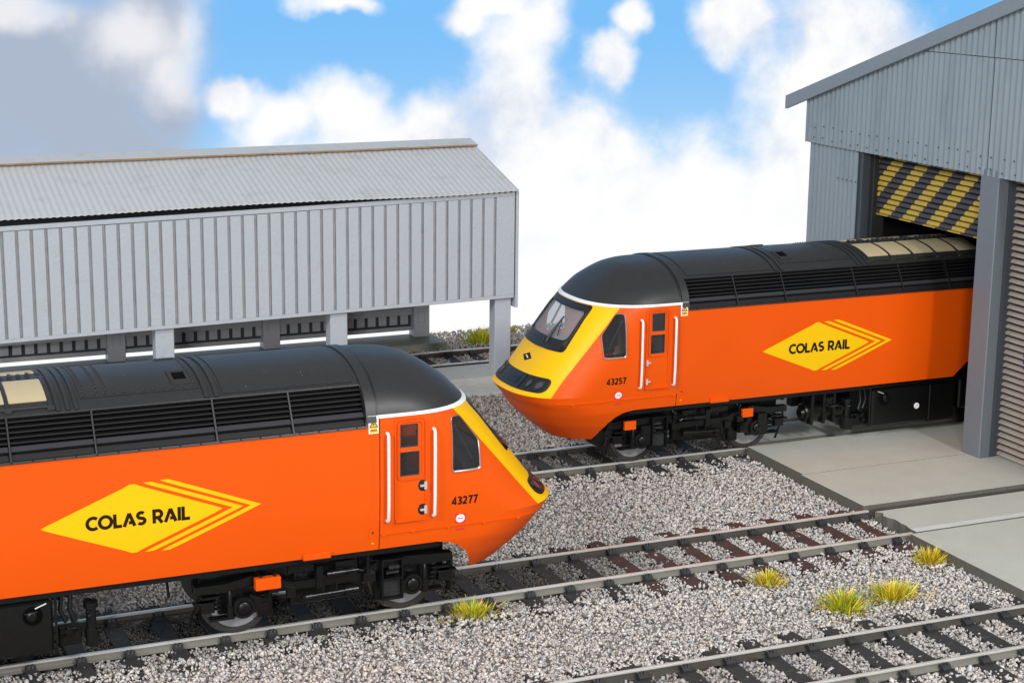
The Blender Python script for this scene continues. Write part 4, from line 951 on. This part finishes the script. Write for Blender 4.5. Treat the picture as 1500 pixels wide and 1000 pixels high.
def make_bogie(parent, uc, flip=1):
    g=empty('bogie'); g.parent=parent
    def UX(du): return X(uc+flip*du)
    def bx(b,u0,u1,y0,y1,z0,z1,bev=.008,s=1):
        xs=sorted((UX(u0),UX(u1))); ys=sorted((s*y0,s*y1)); b.box(xs[0],xs[1],ys[0],ys[1],z0,z1,bev); return b
    for a in (-1.28,1.28):
        for s in (-1,1):
            b=MB(); b.cyl((UX(a),0,.505),.5,0,0,'y',40,prof=[(.0,s*.56),(.535,s*.565),(.535,s*.595),(.505,s*.60),(.50,s*.70),(.485,s*.705),(.43,s*.705),(.42,s*.68),(.0,s*.68)])
            w=b.obj('wheel',M['steel'],g,40)
            b=MB(); b.cyl((UX(a),0,.505),.4,0,0,'y',32,prof=[(.0,s*.672),(.415,s*.683),(.40,s*.692),(.2,s*.70),(.14,s*.735),(.0,s*.735)]); b.obj('wheel_disc',M['disc'],w,40)
        MB().tube([(UX(a),-.6,.505),(UX(a),.6,.505)],.085,10).obj('axle',M['under'],g,40)
    bb=MB(); bx(bb,-.5,.5,-.9,.9,.55,1.02,.02); bx(bb,-1.9,1.9,-.55,.55,.62,.95,.02); bb.obj('bolster',M['under'],g)
    for s in (-1,1):
        b=MB(); pr=[(-1.93,.80),(-1.93,.925),(-1.15,.965),(-.78,.965),(-.55,.80),(.55,.80),(.85,.90),(1.14,.975),(1.55,.905),(1.97,.905),(1.97,.79),(1.52,.78),(1.14,.85),(.8,.74),(.5,.68),(-.5,.68),(-.78,.82),(-1.15,.84),(-1.5,.80)]
        ys=sorted((s*.92,s*1.06)); b.prism([(UX(q[0]),q[1]) for q in pr],'y',ys[0],ys[1]); b.obj('side_frame',M['under'],g)
        for a,sg in ((-1.28,-1),(1.28,1)):
            b=MB(); b.cyl((UX(a),s*1.02,.525),.15,0,0,'y',24,prof=[(.17,-.12 if s>0 else .12),(.17,.06*s),(.155,.085*s),(.115,.085*s),(.11,.065*s),(.095,.065*s),(.09,.10*s),(.075,.112*s),(.0,.112*s)]); ab=b.obj('axlebox',M['under'],g,40)
            b=MB(); ar=[(a-sg*.10,.70),(a-sg*.36,.585),(a-sg*.36,.45),(a-sg*.1,.40)]; b.prism([(UX(q[0]),q[1]) for q in ar],'y',*sorted((s*.97,s*1.045))); b.obj('axlebox_arm',M['under'],ab)
            b=MB()
            for dd,r in ((sg*.20,.05),):
                b.cyl((UX(a+dd),s*1.07,.40),r,0,.40,'z',12,prof=[(.03,0),(r,.01),(r,.17),(.036,.18),(.036,.36),(.02,.40)])
            b.obj('damper',M['under'],g,40)
            # coil springs either side of the box
            for dd in (-.30*sg,.36*sg):
                b=MB(); b.tube([(UX(a+dd)+.058*math.cos(k*.7),s*1.0+.058*math.sin(k*.7),.50+k*.0068) for k in range(44)],.014,5); b.obj('coil_spring',M['under'],g,60)
            b=MB(); bx(b,a+sg*.14,a+sg*.50,.94,1.10,.375,.405,.005,s); bx(b,a+sg*.42,a+sg*.62,.95,1.08,.50,.66,.01,s); bx(b,a+sg*.40,a+sg*.72,.95,1.06,.63,.66,.005,s); bx(b,a+sg*.35,a+sg*.6,.96,1.07,.70,.735,.005,s)
            b.obj('bracket',M['under'],g)
            b=MB(); b.tube([(UX(a+sg*.63),s*1.0,.80),(UX(a+sg*.66),s*.98,.62),(UX(a+sg*.69),s*.8,.40),(UX(a+sg*.69),s*.68,.14)],.022,6); b.obj('sand_pipe',M['under'],g,60)
            b=MB(); bx(b,a-sg*.50,a-sg*.28,.70,.82,.22,.62,.02,s); b.obj('brake_block',M['under'],g)
        b=MB(); bx(b,-1.86,1.86,.78,.84,.60,1.06,.01,s); bx(b,-.55,.55,.80,.93,.40,.72,.02,s); b.obj('inner_frame',M['under'],g)
        for a in (-1.28,1.28):
            b=MB(); bx(b,a-.34,a+.34,.86,.93,.40,.80,.02,s); bx(b,a-.15,a+.15,.86,.93,.33,.42,.01,s); b.obj('horn_plate',M['under'],g)
        # step frame beside the front axle
        st=MB(); 
        for u0,u1,z0,z1 in ((-1.11,-1.085,.36,.98),(-.80,-.775,.36,.98),(-1.11,-.775,.355,.385),(-1.11,-.775,.665,.69),(-1.11,-.775,.955,.985)): bx(st,u0,u1,1.05,1.17,z0,z1,.004,s)
        sf=st.obj('step_frame',M['under'],g)
        b=MB(); bx(b,-1.085,-.80,1.06,1.075,.385,.665,0,s); bx(b,-1.06,-.86,1.06,1.12,.74,.77,.004,s); bx(b,-1.07,-.90,1.06,1.13,.82,.86,.004,s); b.obj('step_plate',mat_cache('step tread',(.02,.021,.022)),sf)
        # guard iron
        b=MB(); b.tube([(UX(-1.90),s*1.0,.79),(UX(-1.93),s*.95,.6),(UX(-1.96),s*.86,.28)],[.05,.055,.05],6); b.obj('guard_iron',M['under'],g,40)
        # brake cylinders, rods and pipes
        b=MB(); b.tube([(UX(.06),s*1.12,.87),(UX(-.20),s*1.12,.875)],.058,12); b.tube([(UX(-.20),s*1.12,.875),(UX(-.42),s*1.12,.88)],.036,10); b.tube([(UX(-.42),s*1.12,.88),(UX(-.50),s*1.12,.85)],.02,8); b.obj('brake_cylinder',M['under'],g,40)
        b=MB(); b.tube([(UX(.42),s*1.10,.555),(UX(.38),s*1.10,.555),(UX(.28),s*1.10,.56)],[.03,.07,.07],12); b.tube([(UX(.28),s*1.10,.56),(UX(-.22),s*1.10,.575)],.045,10); b.tube([(UX(-.22),s*1.10,.575),(UX(-.42),s*1.10,.58)],.066,12)
        for u in (.1,-.1): b.tube([(UX(u),s*1.10,.56),(UX(u),s*1.10,.70)],.02,6)
        b.obj('yaw_damper',M['under'],g,40)
        b=MB(); bx(b,-.68,-.50,1.05,1.17,.68,.81,.008,s); bx(b,.52,.66,1.06,1.14,.60,.74,.01,s); bx(b,.10,.20,1.04,1.10,.66,1.0,.006,s); bx(b,-.62,-.56,1.04,1.10,.80,1.06,.01,s); bx(b,.78,.93,1.05,1.15,.70,.82,.01,s); bx(b,-.40,-.1,1.0,1.05,.90,1.02,.006,s); bx(b,.22,.62,1.0,1.05,.92,1.04,.006,s); bx(b,-1.0,-.55,1.0,1.04,.94,.96,.004,s)
        for u in (.36,-.3,-.05): b.cyl((UX(u),s*1.06,.90),.025,-.02,.03,'y',8)
        b.obj('linkage',M['under'],g)
        for u in (-.60,.84): 
            b=MB(); b.tube([(UX(u)+.04*math.cos(k*PI/6),s*1.10,1.03+.04*math.sin(k*PI/6)) for k in range(13)],.010,5); b.tube([(UX(u),s*1.10,.99),(UX(u),s*1.10,.80)],.012,5); b.obj('lifting_eye',M['under'],g,40)
    return g
_mc={}
def mat_cache(n,c):
    if n not in _mc: _mc[n]=mat(n,c,.5,bump=1.2,bscale=70)
    return _mc[n]

def add_underparts(t):
    make_bogie(t,3.95,1); make_bogie(t,14.2,-1)
    for s in (-1,1):
        ys=lambda a,c:sorted((s*a,s*c))
        # fuel tank with recessed filler and gauge
        y=ys(.3,1.16); tk=MB().box(X(9.30),X(7.90),y[0],y[1],.285,1.06,.035).obj('fuel_tank',M['under'],t)
        y=ys(.3,1.14); MB().box(X(9.98),X(9.32),y[0],y[1],.25,1.06,.02).obj('equipment_box',M['under'],t)
        b=MB(); c=(X(8.17),s*1.165,.86); b.cyl(c,.13,0,0,'y',24,prof=[(.135,-.02*s),(.135,.012*s),(.115,.014*s),(.11,-.004*s),(.0,-.004*s)]); f=b.obj('filler_recess',M['dark'],tk,40)
        b=MB(); b.cyl((X(8.19),s*1.165,.865),.07,0,0,'y',14,prof=[(.072,0),(.068,.04*s),(.04,.05*s),(.035,.07*s),(.0,.07*s)]); b.tube([(X(8.11),s*1.19,.925),(X(8.28),s*1.19,.905)],.012,6); b.obj('filler_cap',M['under'],f,40)
        b=MB(); b.tube([(X(7.99),s*1.2,1.03),(X(8.14),s*1.19,.97)],.010,6); b.obj('filler_lever',M['silver'],f)
        b=MB(); c=(X(8.97),s*1.165,.64); b.cyl(c,.1,0,0,'y',20,prof=[(.10,-.01*s),(.10,.02*s),(.07,.024*s),(.0,.02*s)]); gg=b.obj('fuel_gauge',M['under'],tk,40)
        b=MB(); b.cyl(c,.06,0,0,'y',20,prof=[(.062,.018*s),(.062,.034*s),(.0,.035*s)]); d=b.obj('gauge_dial',M['white'],gg)
        b=MB(); l,r=stroke([(8.94,.615),(9.0,.665)],.012); b.add([(X(v.x),s*1.203,v.y) for v in (l[0],l[1],r[1],r[0])],[(0,1,2,3)]); b.obj('gauge_needle',M['red'],gg)
        b=MB(); b.tube([(X(7.64),s*1.04,1.1),(X(7.66),s*1.08,.85),(X(7.60),s*1.1,.68)],.035,8); b.tube([(X(7.76),s*1.04,1.1),(X(7.79),s*1.06,.85),(X(7.72),s*1.08,.68)],.03,8); b.obj('hose',M['under'],t,60)
        b=MB(); b.tube([(X(7.40)+.045*math.cos(k*.8),s*1.05+.045*math.sin(k*.8),.62+k*.008) for k in range(46)],.012,5); b.obj('coil_spring',M['under'],t,60)
        b=MB(); b.cyl((X(7.37),s*1.02,.36),.08,0,0,'z',14,prof=[(.09,-.08),(.09,.16),(.07,.18),(.07,.46),(.10,.47),(.10,.55),(.0,.55)]); b.obj('filter_pot',M['under'],t,40)
        b=MB(); 
        for u,z in ((7.62,.66),(7.70,.55),(7.58,.50),(7.74,.44)): b.cyl((X(u),s*1.08,z),.032,-.05*s,.03*s,'y',10)
        b.tube([(X(7.86),s*1.12,1.08),(X(7.86),s*1.13,.30)],.02,6); b.box(X(7.8),X(7.5),ys(.8,1.0)[0],ys(.8,1.0)[1],.3,.55,.01); b.obj('valve_gear',M['under'],t,40)
        y=ys(.4,1.1); MB().box(X(12.2),X(10.1),y[0],y[1],.45,1.1,.03).obj('equipment_box',M['under'],t)
    # brackets that differ from side to side: orange sensor boxes
    b=MB(); b.box(X(5.09),X(4.72),-1.24,-1.12,.80,.975,.008); ob=b.obj('junction_box',M['orange'],t)
    b=MB(); b.cyl((X(5.0),-1.18,.97),.02,0,.04,'z',8); b.cyl((X(4.8),-1.18,.97),.02,0,.04,'z',8); b.tube([(X(5.0),-1.18,1.0),(X(5.06),-1.1,1.06),(X(5.2),-1.0,1.08)],.012,5); b.obj('box_plug',M['under'],ob,40)
    for u in (2.365,4.96):
        b=MB(); b.box(X(u+.12),X(u-.12),1.10,1.17,.785,.955,.006); ob=b.obj('junction_box',M['orange'],t)
        b=MB()
        for du in (-.09,0,.09): b.cyl((X(u+du),1.14,.95),.014,0,.025,'z',6); b.cyl((X(u+du),1.14,.775),.014,-.01,.015,'z',6)
        b.tube([(X(u-.1),1.12,.88),(X(u-.35),1.10,.87)],.012,5); b.obj('box_plug',M['under'],ob)
        b=MB(); b.box(X(u+.48),X(u+.26),1.075,1.13,.42,.82,.015); b.obj('axle_cover',M['under'],t)

def add_reservoir(t):
    for s in (-1,1):
        ys=lambda a,c:sorted((s*a,s*c))
        # cylindrical reservoir, hoses and brackets in front of the tank
        b=MB(); b.cyl((X(6.75),s*.88,.66),.2,0,0,'x',20,prof=[(.0,.43),(.10,.42),(.12,.36),(.17,.36),(.20,.33),(.20,-.25),(.18,-.28),(.18,-.5),(.0,-.5)]); b.obj('air_reservoir',M['under'],t,40)
        b=MB(); 
        for u in (6.50,6.78,7.02): 
            y=ys(.80,1.10); b.box(X(u+.03),X(u-.03),y[0],y[1],.46,1.12)
        y=ys(.86,1.08); b.box(X(7.06),X(6.84),y[0],y[1],.80,.98,.01); b.box(X(7.50),X(7.30),ys(.9,1.1)[0],ys(.9,1.1)[1],.26,.50,.01)
        b.tube([(X(6.78),s*1.12,.86),(X(6.9),s*1.14,.80),(X(7.06),s*1.15,.82),(X(7.2),s*1.12,.78),(X(7.3),s*1.08,.70)],.018,6)
        b.obj('reservoir_bracket',M['under'],t)

loco=make_loco(); add_underparts(loco)
loco2=copy_tree(loco)
add_reservoir(loco2)
add_number(loco,'43277',None,True); add_number(loco2,'43257',None,False)
loco.location=(0,0,0); loco2.location=(1.4667,5.6118,0); loco2.rotation_euler=(0,0,PI)
tag(loco,'nearer orange and black diesel locomotive, number 43277, nose pointing right','locomotive','orange diesel locomotives')
tag(loco2,'orange and black diesel locomotive, number 43257, emerging from the engine shed','locomotive','orange diesel locomotives')

# ------------------------------------------------------------------ grass tufts
def tuft(x,y,r,h,n,mix,label,seed,z=-.16,sx=1.0):
    rng=np.random.default_rng(seed); V=[];F=[];Cc=[]
    pal=np.array([[.74,.58,.02],[.52,.58,.03],[.16,.36,.04],[.68,.34,.03],[.80,.68,.14]])
    for i in range(int(n*1.5)):
        a=rng.uniform(0,2*PI); q=abs(rng.normal(0,.45)); bx,by=r*q*math.cos(a)*sx*.72,r*q*math.sin(a)*.72
        lean=rng.uniform(.35,1.2)*min(1.35,q+.5); a2=a+rng.normal(0,.55); L_=h*rng.uniform(.45,1.1)
        d=np.array([math.cos(a2)*math.sin(lean)*sx,math.sin(a2)*math.sin(lean),math.cos(lean)]); w=rng.uniform(.006,.011)
        sd=np.array([-math.sin(a2+rng.normal(0,.8)),math.cos(a2),0])*w; p0=np.array([bx,by,0]); p1=p0+d*L_*.55; p2=p0+d*L_+np.array([0,0,-L_*.12*lean])
        o=len(V); V+= [p0-sd,p0+sd,p1+sd*.8,p1-sd*.8,p2]; F+=[(o,o+1,o+2,o+3),(o+3,o+2,o+4)]
        c=pal[rng.choice(5,p=mix)]*rng.uniform(.7,1.25); Cc+=[c*.8,c*.8,c,c,c*1.05]
    me=bpy.data.meshes.new('grass_tuft'); me.from_pydata([tuple(v) for v in V],[],F)
    at=me.color_attributes.new('Col','FLOAT_COLOR','POINT'); at.data.foreach_set('color',np.concatenate([np.clip(np.array(Cc),0,1),np.ones((len(V),1))],1).reshape(-1).astype(np.float32))
    me.materials.append(M['grass']); o=link('grass_tuft',me); o.location=(x,y,z); tag(o,label,'grass tuft','grass tufts on the ballast')
Y1=(.42,.26,.06,.16,.10)
tuft(-1.70,-1.05,.48,.30,230,(.40,.40,.08,.06,.06),'flattened yellow green grass tuft against the rail by the nearer locomotive',1,sx=1.25)
tuft(3.22,-1.55,.36,.30,240,(.48,.22,.03,.17,.10),'small golden grass tuft beside the middle track',2)
tuft(3.70,-2.95,.46,.40,380,(.34,.34,.20,.08,.04),'greenest and tallest grass tuft, left of the golden one',3)
tuft(4.72,-2.80,.46,.34,360,(.44,.30,.06,.12,.08),'wide yellow grass tuft just right of the greenest one',4,sx=1.2)
tuft(6.28,-1.70,.36,.32,240,(.50,.16,.03,.22,.09),'orange yellow grass tuft at the edge of the concrete slab',5)
tuft(5.62,16.0,.60,.50,420,(.36,.40,.16,.04,.04),'distant grass tuft beside the shed corner post on the bank',6,z=-.12)
tuft(6.75,16.7,.25,.2,80,(.5,.3,.05,.1,.05),'tiny distant grass tuft right of the shed post',7,z=-.05)
